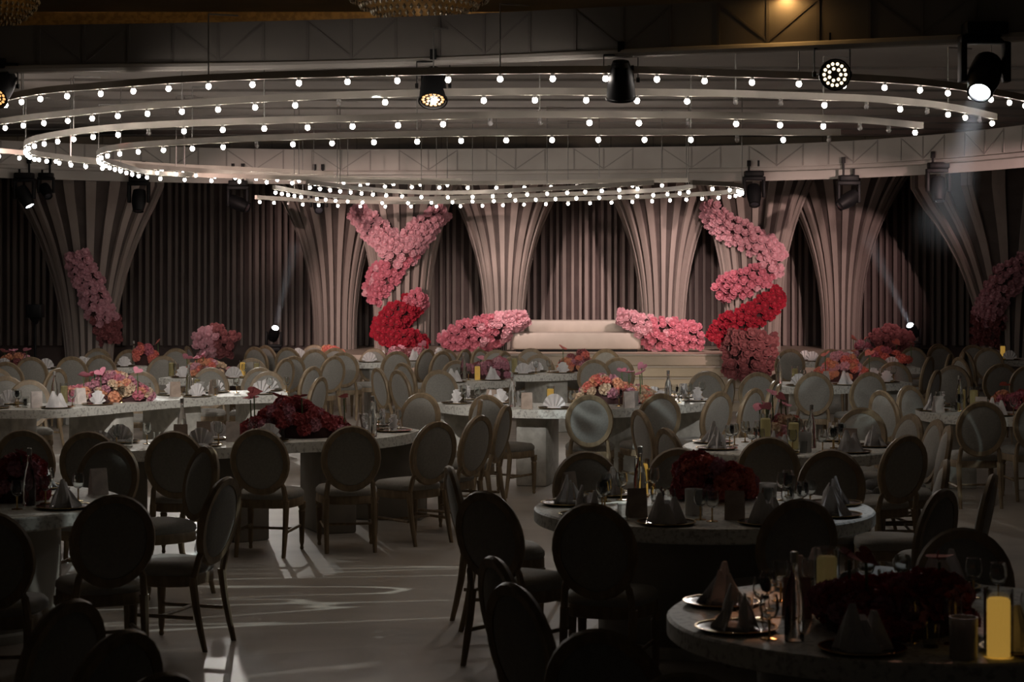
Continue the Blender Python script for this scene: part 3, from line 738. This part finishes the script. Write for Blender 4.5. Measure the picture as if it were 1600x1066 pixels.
can_l = MB().lathe([(0.034,0.004),(0.034,0.165),(0.028,0.172),(0.004,0.160)], n=14).mesh('candle_wax_lit', M['candle_lit'])
can_m = MB().lathe([(0.034,0.004),(0.034,0.165),(0.028,0.172),(0.004,0.168)], n=14).mesh('candle_wax', M['candle'])
cang_m = MB().lathe([(0.043,0.0),(0.043,0.20),(0.041,0.20),(0.041,0.004)], n=16, caps=False).mesh('candle_glass', M['glass'])
hold_m = MB().lathe([(0.05,0.0),(0.052,0.15),(0.048,0.15),(0.046,0.006)], n=18).mesh('holder_glass', M['frost'])
tum_m = MB().lathe([(0.028,0.0),(0.034,0.09),(0.032,0.09),(0.027,0.006)], n=12, caps=True).mesh('tumbler_glass', M['glass'])
def card_mesh(m):
    return MB().bar((0,-0.03,0),(0,0.0,0.15),0.10,0.003).mesh('card_leaf', m, False)
cardleaf = {}
for nm, m in (('ivory','card'),('taupe','cardbrown')):
    mb = MB()
    for s in (-1,1):
        mb.v += [Vector(v) for v in ((-0.055,s*0.03,0),(0.055,s*0.03,0),(0.055,s*0.003,0.16),(-0.055,s*0.003,0.16),(-0.055,s*0.034,0),(0.055,s*0.034,0),(0.055,s*0.006,0.163),(-0.055,s*0.006,0.163))]
        b = len(mb.v)-8
        for f in ((0,1,2,3),(7,6,5,4),(0,4,5,1),(1,5,6,2),(2,6,7,3),(3,7,4,0)): mb.f.append([b+i for i in f])
    cardleaf[nm] = mb.mesh('menu_card_'+nm, M[m], False)

def on(name, p, cat, desc, table, group, rz=0.0):
    t = empty(name, (p.x,p.y,TZ), rz); t['group'] = group
    autolab.append((t, cat, desc, TP[table], sx(p))); return t
def setting(table, p, ang, near, fan=None):
    pl = on('charger_plate', p, 'plate', 'dark gold-rimmed charger plate', table, 'charger plates on the tables', ang)
    link('dish', plate_m, pl); link('rim', prim_m, pl)
    useF = fan if fan is not None else rng.random() < 0.8
    nk = bpy.data.objects.new('napkin', fan_m if useF else peak_m); col.objects.link(nk)
    nk.location = (p.x,p.y,TZ+0.0085); nk.rotation_euler = (0,0,ang if near else ang+rng.uniform(-.4,.4)); nk['group'] = 'folded napkins on the plates'
    autolab.append((nk, 'napkin', 'white fan-folded napkin' if useF else 'white peaked napkin', TP[table], sx(p)))
def wine(table, p):
    g = on('wine_glass', p, 'glass', 'gold-stemmed wine glass', table, 'gold-stemmed glasses')
    link('bowl', gl_bowl, g); link('stem', gl_stem, g)
def bottle(table, p):
    g = on('water_bottle', p, 'bottle', 'clear glass water bottle', table, 'clear water bottles'); g.scale = (1.0,1.0,1.2); link('body', bot_m, g); link('cap', cap_m, g)
def candle(table, p, lit=False, s=1.0):
    g = on('candle_jar', p, 'candle', 'yellow jarred candle', table, 'yellow candles in glass jars'); g.scale = (s,s,s)
    link('wax', can_l if lit else can_m, g); link('jar', cang_m, g)
def holder(table, p):
    g = on('frosted_holder', p, 'candle holder', 'frosted white cylinder holder', table, 'frosted cylinder holders'); link('cylinder', hold_m, g)
def card(table, p, kind='taupe', rz=0.3):
    o = bpy.data.objects.new('menu_card', cardleaf[kind]); col.objects.link(o); o.location = (p.x,p.y,TZ); o.rotation_euler = (0,0,rz)
    o['group'] = 'folded menu cards'; autolab.append((o,'card', ('ivory' if kind=='ivory' else 'taupe')+' folded menu card', TP[table], sx(p)))
def tumbler(table, p):
    o = bpy.data.objects.new('tumbler', tum_m); col.objects.link(o); o.location = (p.x,p.y,TZ)
    o['group'] = 'water tumblers'; autolab.append((o,'tumbler','clear water tumbler',TP[table],sx(p)))

occ = {}
def free(key, p, r):
    return all(math.hypot(p.x-q[0], p.y-q[1]) >= r+q[2] for q in occ.get(key, ()))
def take(key, p, r): occ.setdefault(key, []).append((p.x, p.y, r))
def put(fn, key, p, r, *a, force=False):
    p = pull_in(key, p, r+0.02)
    if not force and not free(key, p, r): 
        for k in range(10):
            q = pull_in(key, p+Vector((0.06*(k//2+1)*(1 if k%2 else -1),0.03*(k%3-1),0)), r+0.02)
            if free(key, q, r): p = q; break
        else: return
    take(key, p, r); fn(key, p, *a)
# blossoms for the centrepieces
def bloom_mesh(nm, seed):
    r_ = random.Random(seed); mb = MB()
    for k in range(26):
        z = 1-2*(k+0.5)/26; a = k*2.39996
        d = Vector((math.cos(a)*math.sqrt(1-z*z), math.sin(a)*math.sqrt(1-z*z), z*0.8))
        c = d*0.42; t1 = d.orthogonal().normalized(); t2 = d.cross(t1)
        ang = r_.uniform(0,6.28); u = (t1*math.cos(ang)+t2*math.sin(ang))*0.20; v = (t2*math.cos(ang)-t1*math.sin(ang))*0.20
        b = len(mb.v); mb.v += [c-d*0.1, c+u+d*0.08, c+v*1.0+d*0.02, c-u+d*0.08, c-v+d*0.02]
        mb.f += [[b,b+1,b+2],[b,b+2,b+3],[b,b+3,b+4],[b,b+4,b+1]]
    mb.lathe([(0.02,-0.3),(0.3,-0.2),(0.38,0.0),(0.3,0.2),(0.02,0.3)], n=7)
    return mb.mesh('blossom_'+nm, M[nm], False)
BL = {k: bloom_mesh(k, i) for i,k in enumerate(('bloom_peach','bloom_coral','bloom_mauve','bloom_crimson','bloom_cream','rose_blush','rose_pink','rose_dusty'))}
def anth_mesh(nm):
    mb = MB(); pts = []
    for i in range(18):
        t = 2*math.pi*i/18; x = 16*math.sin(t)**3; y = 13*math.cos(t)-5*math.cos(2*t)-2*math.cos(3*t)-math.cos(4*t)
        pts.append((x/34, y/34))
    for s, dz in ((1,0.0),(1,-0.02)):
        b = len(mb.v); mb.v.append(Vector((0,0,-0.06+dz)))
        mb.v += [Vector((x,y,0.10*(x*x+y*y)*2+dz)) for x,y in pts]
        for i in range(18): mb.f.append([b,b+1+i,b+1+(i+1)%18])
    mb.tube([(0,0.08,-0.04),(0,0.04,0.10),(0,0.0,0.20)], [0.025,0.025,0.012], 6)
    return mb.mesh('anthurium_'+nm, M[nm])
AN = {k: anth_mesh(k) for k in ('anthurium_pink','bloom_coral','bloom_crimson')}
stem_m = MB().tube([(0,0,0),(0.01,0,0.5),(0.0,0,1.0)], 0.012, 5).mesh('stalk', M['stem'])
def centre(table, px, by, wpx, hpx, pal, nb, anth=0, akey='anthurium_pink', seed=0, label=None, dep=0.32, atall=0.07):
    p = P(px, by, TZ); s = F/p.y; p.y += dep*0.5; W, H = wpx/s, hpx/s
    p = pull_in(table, p, min(dep*0.55, 0.3))
    for i in range(7): take(table, p+Vector(((i-3)/7*W,0,0)), dep*0.36)
    t = tag(empty('flower_centrepiece', (p.x,p.y,TZ)), label, 'flowers', 'table centrepieces')
    r_ = random.Random(seed+50)
    link('foliage_base', MB().lathe([(0.46,0.0),(0.48,0.25),(0.3,0.55),(0.05,0.62)], n=14).mesh('foliage_base', M['leafcore']), t, scale=(W*0.85, dep*0.85, H*0.85))
    for i in range(nb):
        a = r_.uniform(0,2*math.pi); e = math.asin(r_.random()**0.8)
        x = math.cos(a)*math.cos(e)*W*0.45; y = math.sin(a)*math.cos(e)*dep*0.45; z = 0.035+math.sin(e)*(H-0.06)*(0.75+0.25*math.sin(x*9+seed))
        o = link('blossom', BL[pal[r_.randrange(len(pal))]], t, (x,y,z), (r_.uniform(-.6,.6),r_.uniform(-.6,.6),r_.uniform(0,6)), scale=r_.uniform(0.10,0.15))
    for i in range(anth):
        x = r_.uniform(-0.48,0.48)*W; y = r_.uniform(-.4,.1)*dep; z = H*r_.uniform(0.75,1.0)+atall*r_.uniform(0.2,1.0)
        ss = r_.uniform(0.11,0.16)
        o = link('anthurium', AN[akey], t, (x,y,z), (R(r_.uniform(-10,50)),R(r_.uniform(-30,30)),R(r_.uniform(0,360))), scale=ss)
        link('stalk', stem_m, t, (x,y,0.03), scale=(0.5,0.5,max(z-0.05,0.05)))
pal_p = ['bloom_peach','bloom_mauve','rose_pink','bloom_cream','bloom_mauve']; pal_o = ['bloom_peach','bloom_coral','rose_blush','bloom_cream']
pal_c = ['bloom_crimson','bloom_crimson','bloom_mauve']; pal_r = ['bloom_coral','rose_pink','bloom_coral']; pal_m = ['bloom_mauve','rose_blush','bloom_mauve','rose_dusty']
centre('T8',165,629,148,46,pal_p,90,6,'anthurium_pink',1,'peach and mauve flower runner on the white serpentine table',0.36,0.05)
centre('T5',458,686,180,62,pal_c,90,5,'bloom_crimson',2,'dark crimson flower centrepiece on the long dark table',0.4,0.1)
centre('T7',962,632,132,46,['bloom_peach','bloom_mauve','bloom_coral','bloom_cream'],85,4,'anthurium_pink',3,'peach flowers with pink anthuriums on the central curved table',0.36,0.12)
centre('T1',1122,785,130,92,['bloom_coral','bloom_crimson','bloom_coral','bloom_mauve'],80,0,'bloom_crimson',4,'domed red flower centrepiece on the dark round table',0.42)
centre('T0',1415,1005,265,120,pal_c,80,3,'bloom_crimson',5,'broad dark red flower centrepiece at the bottom right',0.55,0.05)
centre('T3',1222,690,66,44,['rose_blush','bloom_coral','rose_pink','bloom_cream'],26,6,'anthurium_pink',6,'tall pink anthuriums and pale blooms in the middle right',0.3,0.24)
centre('T4',12,788,90,78,pal_c,45,1,'bloom_crimson',7,'dark red flowers cut by the left picture edge',0.4)
centre('T9',1310,597,92,46,['bloom_coral','bloom_coral','bloom_peach','rose_blush'],75,3,'bloom_coral',8,'coral-lit flower runner on the right table',0.36,0.08)
centre('T11',1317,556,44,30,['rose_blush','rose_pink','bloom_peach'],26,2,'bloom_coral',9,'small pink and peach flowers below the bare column',0.3,0.05)
centre('T19',1390,570,66,34,pal_r,32,2,'bloom_coral',10,'red-lit flowers left of the right floor spotlight',0.34,0.1)
centre('T10',1588,643,74,46,['bloom_coral','bloom_peach','bloom_crimson','rose_pink'],36,2,'bloom_coral',11,'orange and red flowers at the right picture edge',0.36,0.1)
centre('T12',1592,556,36,22,pal_o,20,0,'bloom_coral',12,'dim orange flowers on the rearmost right table',0.3)
centre('T13',66,570,56,24,['rose_dusty','rose_blush','bloom_peach'],24,4,'anthurium_pink',13,'dusty pink flowers on the far left edge table',0.32,0.08)
centre('T13',198,568,40,32,pal_r,24,2,'bloom_coral',14,'red-lit flowers on the far left table',0.3,0.08)
centre('T14',345,587,78,28,pal_o,36,5,'anthurium_pink',15,'orange and pink flowers on the far left table',0.34,0.1)
centre('T18',528,557,36,22,['bloom_peach','bloom_coral'],18,0,'bloom_coral',16,'small orange flowers in front of the bare left column',0.3)
centre('T15',602,562,72,26,['rose_blush','bloom_mauve','rose_dusty'],36,2,'anthurium_pink',17,'pale pink and mauve flowers below the red roses',0.34,0.03)
centre('T16',752,592,82,38,pal_m,40,2,'anthurium_pink',18,'mauve and dusty pink flowers left of centre',0.34,0.04)
centre('T17',832,574,54,34,['bloom_peach','bloom_coral','rose_dusty'],24,1,'bloom_coral',19,'orange and rust flowers in front of the sofa, left bunch',0.3,0.06)
centre('T17',872,574,50,26,pal_m,24,0,'anthurium_pink',20,'dusty pink flowers in front of the sofa, right bunch',0.3)

def lay_band(key, step=0.62):
    T = TAB[key]
    for side in ('near','far'):
        line = T[side]; other = T['far' if side=='near' else 'near']
        L = sum((b-a).length for a,b in zip(line,line[1:]))
        if L < 0.6: continue
        n = max(1,int(L/step)); st = (L-0.5)/max(n-1,1)
        for i,(p,d) in enumerate(resample(line, st-1e-4, 0.25)[:n]):
            inn = (min(other, key=lambda q:(q-p).length)-p).normalized()
            q = p+inn*0.2; ang = math.atan2(d.y,d.x)
            if free(key, q, 0.10): take(key, q, 0.165); setting(key, q, ang, side=='near')
            if q.y < 27: put(wine, key, p+inn*0.40+d*0.17, 0.04)
            if i % 2 == 0 and q.y < 22: put(tumbler, key, p+inn*0.36+d*0.26, 0.037)
            if i % 3 == 1 and q.y < 24: put(card, key, p+inn*0.42-d*0.14, 0.07, rng.choice(['taupe','ivory']), ang+rng.uniform(-.5,.5))
def lay_round(key, n, a0=0.0, skip=()):
    T = TAB[key]
    for i in range(n):
        a = a0+2*math.pi*i/n
        d = Vector((math.cos(a),math.sin(a),0)); tg = Vector((-d.y,d.x,0))
        p = T['c']+d*(T['r']-0.19)
        p.z = TZ
        if i in skip: continue
        if free(key, p, 0.10): take(key, p, 0.165); setting(key, p, a+math.pi/2, False, False)
        put(wine, key, T['c']+d*(T['r']-0.43)+tg*0.13, 0.04)
        put(wine, key, T['c']+d*(T['r']-0.40)-tg*0.17, 0.04)
        if i % 2: put(tumbler, key, T['c']+d*(T['r']-0.36)+tg*0.22, 0.037)
for k,px,py,lit,s in (('T13',32,572,1,1.0),('T5',300,672,1,1.05),('T14',295,580,0,1),('T14',372,585,1,1),('T14',398,583,0,1),('T16',746,594,1,1),('T17',804,582,0,1.1),('T17',903,576,1,1),
                 ('T7',860,634,1,1),('T3',1240,702,0,1.2),('T3',1196,694,0,1.2),('T10',1550,641,0,1.15),('T10',1560,638,0,1.1),('T8',72,629,0,1.05),('T12',1576,559,1,1.1),('T1',1003,772,1,1.1),('T11',1283,556,0,1),('T9',1242,598,0,1),('T8',308,616,0,0.95),
                 ('T15',645,561,1,1),('T0',1292,950,0,1.25),('T0',1590,1040,1,1.25)):
    put(candle, k, P(px,py,TZ), 0.05, bool(lit), s)
for k,px,py in (('T8',85,632),('T8',295,618),('T5',275,682),('T5',560,682),('T7',800,636),('T7',1035,630),('T1',1000,786),('T0',1264,1000),('T10',1519,641),('T4',46,790),('T13',173,567),('T13',222,566),('T17',938,577),('T9',1210,598),('T16',724,593),('T3',1268,700)):
    put(bottle, k, P(px,py,TZ), 0.042)
for k,px,py in (('T1',1084,805),('T1',1200,795),('T3',1258,706),('T7',815,634),('T8',305,618),('T0',1535,1050),('T7',990,634)): put(holder, k, P(px,py,TZ), 0.056)
for k,px,py,kind,rz in (('T1',995,808,'taupe',0.2),('T1',1148,812,'taupe',-0.2),('T1',872,778,'taupe',0.9),('T0',1245,965,'taupe',0.1),('T3',1328,702,'taupe',-.4),('T7',823,639,'taupe',0.1),('T7',987,638,'ivory',0.3),('T4',172,772,'ivory',0.7),('T10',1466,645,'ivory',0.5),('T5',318,690,'taupe',0.1)):
    put(card, k, P(px,py,TZ), 0.07, kind, rz)
for k in ('T5','T7','T8','T9','T10','T11','T12','T13','T14','T15','T16','T17','T18','T19'): lay_band(k)
lay_round('T0', 8, R(112)); lay_round('T1', 9, R(90)); lay_round('T3', 7, R(100)); lay_round('T4', 8, R(20))
pm = MB().box((0,0,0.0015),(0.24,0.32,0.003)).mesh('paper_menu', M['card'], False)
o = link('paper_menu', pm, None, tuple(P(1196,955,TZ)), (0,0,0.05)); tag(o, 'amber-lit ivory paper menu lying on the bottom right table', 'menu')

# ------------------------------------------------------------------ stage lighting fixtures
def led_face(t, M4, ring_r, n, m):
    led = MB().lathe([(0.001,0.004),(0.011,0.003),(0.012,-0.002)], n=8).mesh('led', m)
    for rr, k in ((ring_r,n),(ring_r*0.55,n//2)):
        for i in range(k):
            a = 2*math.pi*i/k; o = link('led', led, t); o.matrix_local = M4 @ Matrix.Translation((rr*math.cos(a), rr*math.sin(a), 0.128))
def par_can(label, px, py, Y, aim, ledm, zt=3.80, s=1.04):
    p = PD(px,py,Y); Y = truss_y(p.x)-0.17; p = PD(px,py,Y)
    t = tag(empty('par_light', p), label, 'stage light', 'black LED cans on the front truss')
    q = Vector(aim).to_track_quat('Z','Y').to_matrix().to_4x4()
    def add(nm, mb, m, M4=q):
        o = link(nm, mb.mesh(nm, M[m]), t); o.matrix_local = M4 @ Matrix.Scale(s,4); return o
    add('housing', MB().lathe([(0.02,-0.15),(0.06,-0.14),(0.085,-0.07),(0.10,0.02),(0.105,0.125),(0.112,0.13),(0.112,0.145),(0.10,0.146),(0.098,0.124),(0.01,0.122)], n=20), 'black')
    for k in range(6):
        a = k*math.pi/3
        add('cooling_fin', MB().box((0.085*math.cos(a),0.085*math.sin(a),-0.06),(0.02,0.012,0.10), rz=a), 'black')
    h = zt - p.z + 0.10
    for sd in (-1,1):
        add('knob', MB().lathe([(0.018,-0.012),(0.02,0.012)], n=8, c=(0,0,0)), 'black', Matrix.Translation((sd*0.13,0,0)) @ Matrix.Rotation(R(90),4,'Y'))
        add('yoke_arm', MB().box((sd*0.125,0,0.085),(0.006,0.03,0.19)), 'black', Matrix.Identity(4))
    add('yoke_bar', MB().box((0,0,0.18),(0.256,0.03,0.008)), 'black', Matrix.Identity(4))
    o = link('clamp', MB().tube([(0,0,0.18*s),(0,0,h)], 0.014, 6).box((0,0,h-0.03),(0.05,0.06,0.08)).mesh('clamp', M['black']), t)
    if ledm: led_face(t, q @ Matrix.Scale(s,4), 0.075, 14, M[ledm])
    return t
par_can('amber LED can cut by the left picture edge', 3, 135, 15.9, (-0.2,-0.6,-0.55), 'led_amber')
par_can('amber LED can tilted down at the middle of the truss', 677, 134, 14.95, (0.0,-0.5,-0.85), 'led_amber')
par_can('dark LED can on the truss between the amber and warm cans', 970, 125, 14.6, (0.02,0.35,-0.9), None)
par_can('warm white LED can facing the camera on the right', 1300, 116, 13.9, (0.0,-1,-0.12), 'led_warm')
def moving_head(label, px, py, Y, aim, lit, s=1.0, name='moving_head_light', zt=None, group='black moving head lights', floor_=False):
    p = PD(px,py,Y); t = tag(empty(name, p), label, 'stage light', group)
    q = Vector(aim).to_track_quat('Z','Y').to_matrix().to_4x4(); S = Matrix.Scale(s,4); up = -1 if floor_ else 1
    def add(nm, mb, m, M4=Matrix.Identity(4)):
        o = link(nm, mb.mesh(nm, M[m]), t); o.matrix_local = M4 @ S; return o
    add('head', MB().lathe([(0.05,-0.17),(0.10,-0.15),(0.115,-0.05),(0.115,0.05),(0.10,0.12),(0.085,0.19),(0.09,0.20),(0.075,0.20),(0.072,0.185),(0.01,0.184)], n=18), 'black', q)
    add('lens', MB().lathe([(0.071,0.186),(0.05,0.196),(0.001,0.20)], n=16), 'lens_on' if lit else 'lens_off', q)
    for sd in (-1,1): add('yoke_arm', rounded_box(MB(), (sd*0.155,0,up*0.10),(0.05,0.12,0.30),0.02,2), 'black')
    add('yoke_bridge', rounded_box(MB(), (0,0,up*0.255),(0.36,0.13,0.06),0.02,2), 'black')
    add('base', rounded_box(MB(), (0,0,up*0.33),(0.30,0.22,0.09),0.03,2), 'black')
    if zt is not None:
        h = zt-p.z
        for sd in (-1,1): link('clamp', MB().tube([(sd*0.08*s,0,0.36*s),(sd*0.08*s,0,h)], 0.016, 6).box((sd*0.08*s,0,h-0.02),(0.05,0.07,0.09)).mesh('clamp', M['black']), t)
    return t
MH_AIM = (-0.30,-0.62,-0.62)
MH = moving_head('large moving head on the right of the front truss, lens glowing', 1538, 118, truss_y(3.35)-0.17, MH_AIM, True, 1.0, zt=3.88)
for lb, px, py, aim, lit, s in (('moving head at far left, white lens edge lit', 38,306,(0.35,-0.1,-0.6),True,0.9),('small double-lens head beside the far left moving head',72,298,(0.3,-0.5,-0.5),False,0.7),
      ('dark moving head between left column and centre',217,312,(0,-0.3,-1),False,0.95),('tilted moving head left of the bulb arc end',372,318,(0.8,-0.3,-0.35),False,0.95),
      ('moving head peeking under the left end of bulb arcs',498,320,(0.1,-0.8,-0.6),False,0.8),('dark head at the right tip of the bulb arcs',1178,304,(0,-0.5,-0.8),False,0.95),
      ('head tilted sideways in front of the right bare column',1326,312,(-0.8,-0.3,-0.5),False,0.95),('dim blueish head hanging at the far right',1466,294,(0,-0.3,-1),False,0.95)):
    Yh = far_y(px)-0.16
    moving_head(lb, px, py, Yh, aim, lit, s, zt=3.78)
FL = moving_head('floor spotlight glowing left of the bare left column', 428, 522, 32.0, (0.3,-0.85,0.88), True, 0.75, 'floor_spotlight', group='glowing floor spotlights', floor_=True)
FR = moving_head('floor spotlight glowing right of the bare right column', 1426, 517, 32.0, (-0.6,-0.9,0.9), True, 0.75, 'floor_spotlight', group='glowing floor spotlights', floor_=True)
for f, lb in ((FL,'black flight case under the left floor spotlight'),(FR,'black flight case under the right floor spotlight')):
    b = tag(empty('flight_case', (f.location.x, f.location.y+0.05, 0)), lb, 'case')
    h = f.location.z-0.285
    link('case_body', rounded_box(MB(), (0,0,h/2),(0.5,0.45,h),0.03,2).mesh('case_body', M['black']), b)
    link('case_lid_band', MB().box((0,0,h*0.8),(0.51,0.46,0.02)).mesh('case_lid_band', M['steel'], False), b)
# beams in the haze
hz = bpy.data.materials.new('thin_haze'); hz.use_nodes = True; nt = hz.node_tree
nt.nodes.remove(nt.nodes['Principled BSDF'])
vs = nt.nodes.new('ShaderNodeVolumeScatter'); vs.inputs['Density'].default_value = 0.10; vs.inputs['Anisotropy'].default_value = 0.3
nt.links.new(vs.outputs[0], nt.nodes['Material Output'].inputs['Volume'])
def beam(label, f, aim, s, ang, L, power, color, hz=hz):
    d = Vector(aim).normalized(); st = Vector(f.location) + d*(0.215*s); r0 = 0.066*s; r1 = r0+L*math.tan(R(ang/2))
    q = d.to_track_quat('Z','Y').to_euler()
    mb = MB().lathe([(r0,0.0),(r1,L)], n=24)
    o = tag(link('light_beam', mb.mesh('light_beam', hz), None, st, q), label, 'light beam')
    apex = st - d*(r0/math.tan(R(ang/2)))
    spot('beam_lamp', st, st+d, power, ang+1.5, 0.3, color, r0*0.8)
hz2 = hz.copy(); hz2.name = 'denser_haze'; hz2.node_tree.nodes['Volume Scatter'].inputs['Density'].default_value = 0.16
beam('faint beam falling from the large right moving head', MH, MH_AIM, 1.0, 12, 1.5, 130, (0.85,0.92,1.0), hz2)
beam('thin beam rising from the left floor spotlight', FL, (0.3,-0.85,0.88), 0.75, 5, 1.9, 260, (0.85,0.92,1.0))
beam('thin beam rising from the right floor spotlight', FR, (-0.6,-0.9,0.9), 0.75, 5, 2.2, 300, (0.85,0.92,1.0))
# loudspeaker on a stand at far left
p = PD(55,486,29.8)
ss = tag(empty('speaker_stand', (p.x,p.y,0)), 'black speaker stand by the far left wall', 'stand')
link('pole', MB().tube([(0,0,0.1),(0,0,p.z-0.1)], 0.02, 8).mesh('pole', M['black']), ss)
for i in range(3):
    a = R(90+120*i); link('leg', MB().tube([(0.0,0,0.55),(0.42*math.cos(a),0.42*math.sin(a),0.01)], 0.013, 6).mesh('leg', M['black']), ss)
sp = tag(empty('loudspeaker', p), 'small black loudspeaker on the far left stand', 'speaker')
link('cabinet', rounded_box(MB(), (0,0,0),(0.24,0.24,0.2),0.03,2).mesh('cabinet', M['black']), sp)
link('bracket', MB().lathe([(0.03,-0.2),(0.09,-0.10)], n=10).mesh('bracket', M['black']), sp)

# amber lamp above the front truss, and crystal chandeliers of the hotel ceiling
p = PD(1225,-4,truss_y(1.95)-0.26)
al = tag(empty('amber_lamp', p), 'amber lamp glowing above the front truss', 'lamp')
link('lamp_housing', MB().lathe([(0.05,0.10),(0.07,0.08),(0.075,0.0),(0.068,0.0),(0.06,0.03)], n=16).mesh('lamp_housing', M['black']), al)
link('lamp_bulb', MB().lathe([(0.01,-0.012),(0.035,0.0),(0.045,0.02),(0.01,0.03)], n=12).mesh('lamp_bulb', emis('amber_lamp_glow', (1.0,0.55,0.18), 60)), al)
def chandelier(label, px, by, Y, rad, hgt):
    p = PD(px,by,Y); t = tag(empty('crystal_chandelier', p), label, 'chandelier', 'crystal basket chandeliers')
    prof = [(rad*math.sin(math.pi/2*u), hgt*(1-math.cos(math.pi/2*u))) for u in [0.05+0.95*i/9 for i in range(10)]]
    link('basket', MB().lathe([(r*0.96,z+0.02) for r,z in prof], n=32, caps=False).mesh('basket', M['gold']), t)
    mb = MB()
    for r, z in prof[1:]:
        n = int(2*math.pi*r/0.07)
        for i in range(n):
            a = 2*math.pi*i/n; mb.lathe([(0.004,-0.028),(0.02,0.0),(0.004,0.028)], (r*math.cos(a),r*math.sin(a),z), n=4)
    o = link('crystal_strands', mb.mesh('crystal_strands', M['crystal'], False), t); o['kind'] = 'stuff'
    link('rim', MB().lathe([(rad,hgt),(rad*1.03,hgt+0.02),(rad*1.0,hgt+0.05)], n=32, caps=False).mesh('rim', M['gold']), t)
    d = bpy.data.lights.new('cornice_fill', 'POINT'); d.energy = 200; d.color = (1.0,0.72,0.42); d.shadow_soft_size = 0.2  # fill light added above the basket to brighten the cornice and ceiling
    l = bpy.data.objects.new('cornice_fill', d); col.objects.link(l); l.parent = t; l.location = (0,0,hgt+0.18)
    link('rod', MB().tube([(0,0,hgt*0.3),(0,0,5.58-p.z)], 0.02, 6).mesh('rod', M['gold']), t)
chandelier('crystal basket chandelier cut by the top edge, left of centre', 655, 33, 19.5, 0.85, 0.55)
chandelier('crystal basket chandelier in the top left corner', -8, 42, 24.0, 0.55, 0.45)

# ------------------------------------------------------------------ labels that single out each thing
ORD = ['outermost','second','third','fourth','fifth','sixth','seventh','eighth','ninth','tenth','eleventh','twelfth','thirteenth','fourteenth','fifteenth','sixteenth']
def ORDL(i): return 'first' if i == 0 else ORD[i]
groups = {}
for rec in autolab: groups.setdefault((rec[1],rec[2],rec[3]), []).append(rec)
for (cat,desc,tb), lst in groups.items():
    lst.sort(key=lambda r: r[4])
    for i, r in enumerate(lst):
        prep = 'in the' if tb == 'bottom left corner' else ('at the' if cat == 'chair' else 'on the')
        if len(lst) == 1: lab = f'{desc} {prep} {tb}'
        else:
            j = len(lst)-1-i
            lab = f'{desc} {prep} {tb}, ' + (f'{ORDL(i)} from left' if i <= j else f'{ORDL(j)} from right')
        r[0]['label'] = lab; r[0]['category'] = cat
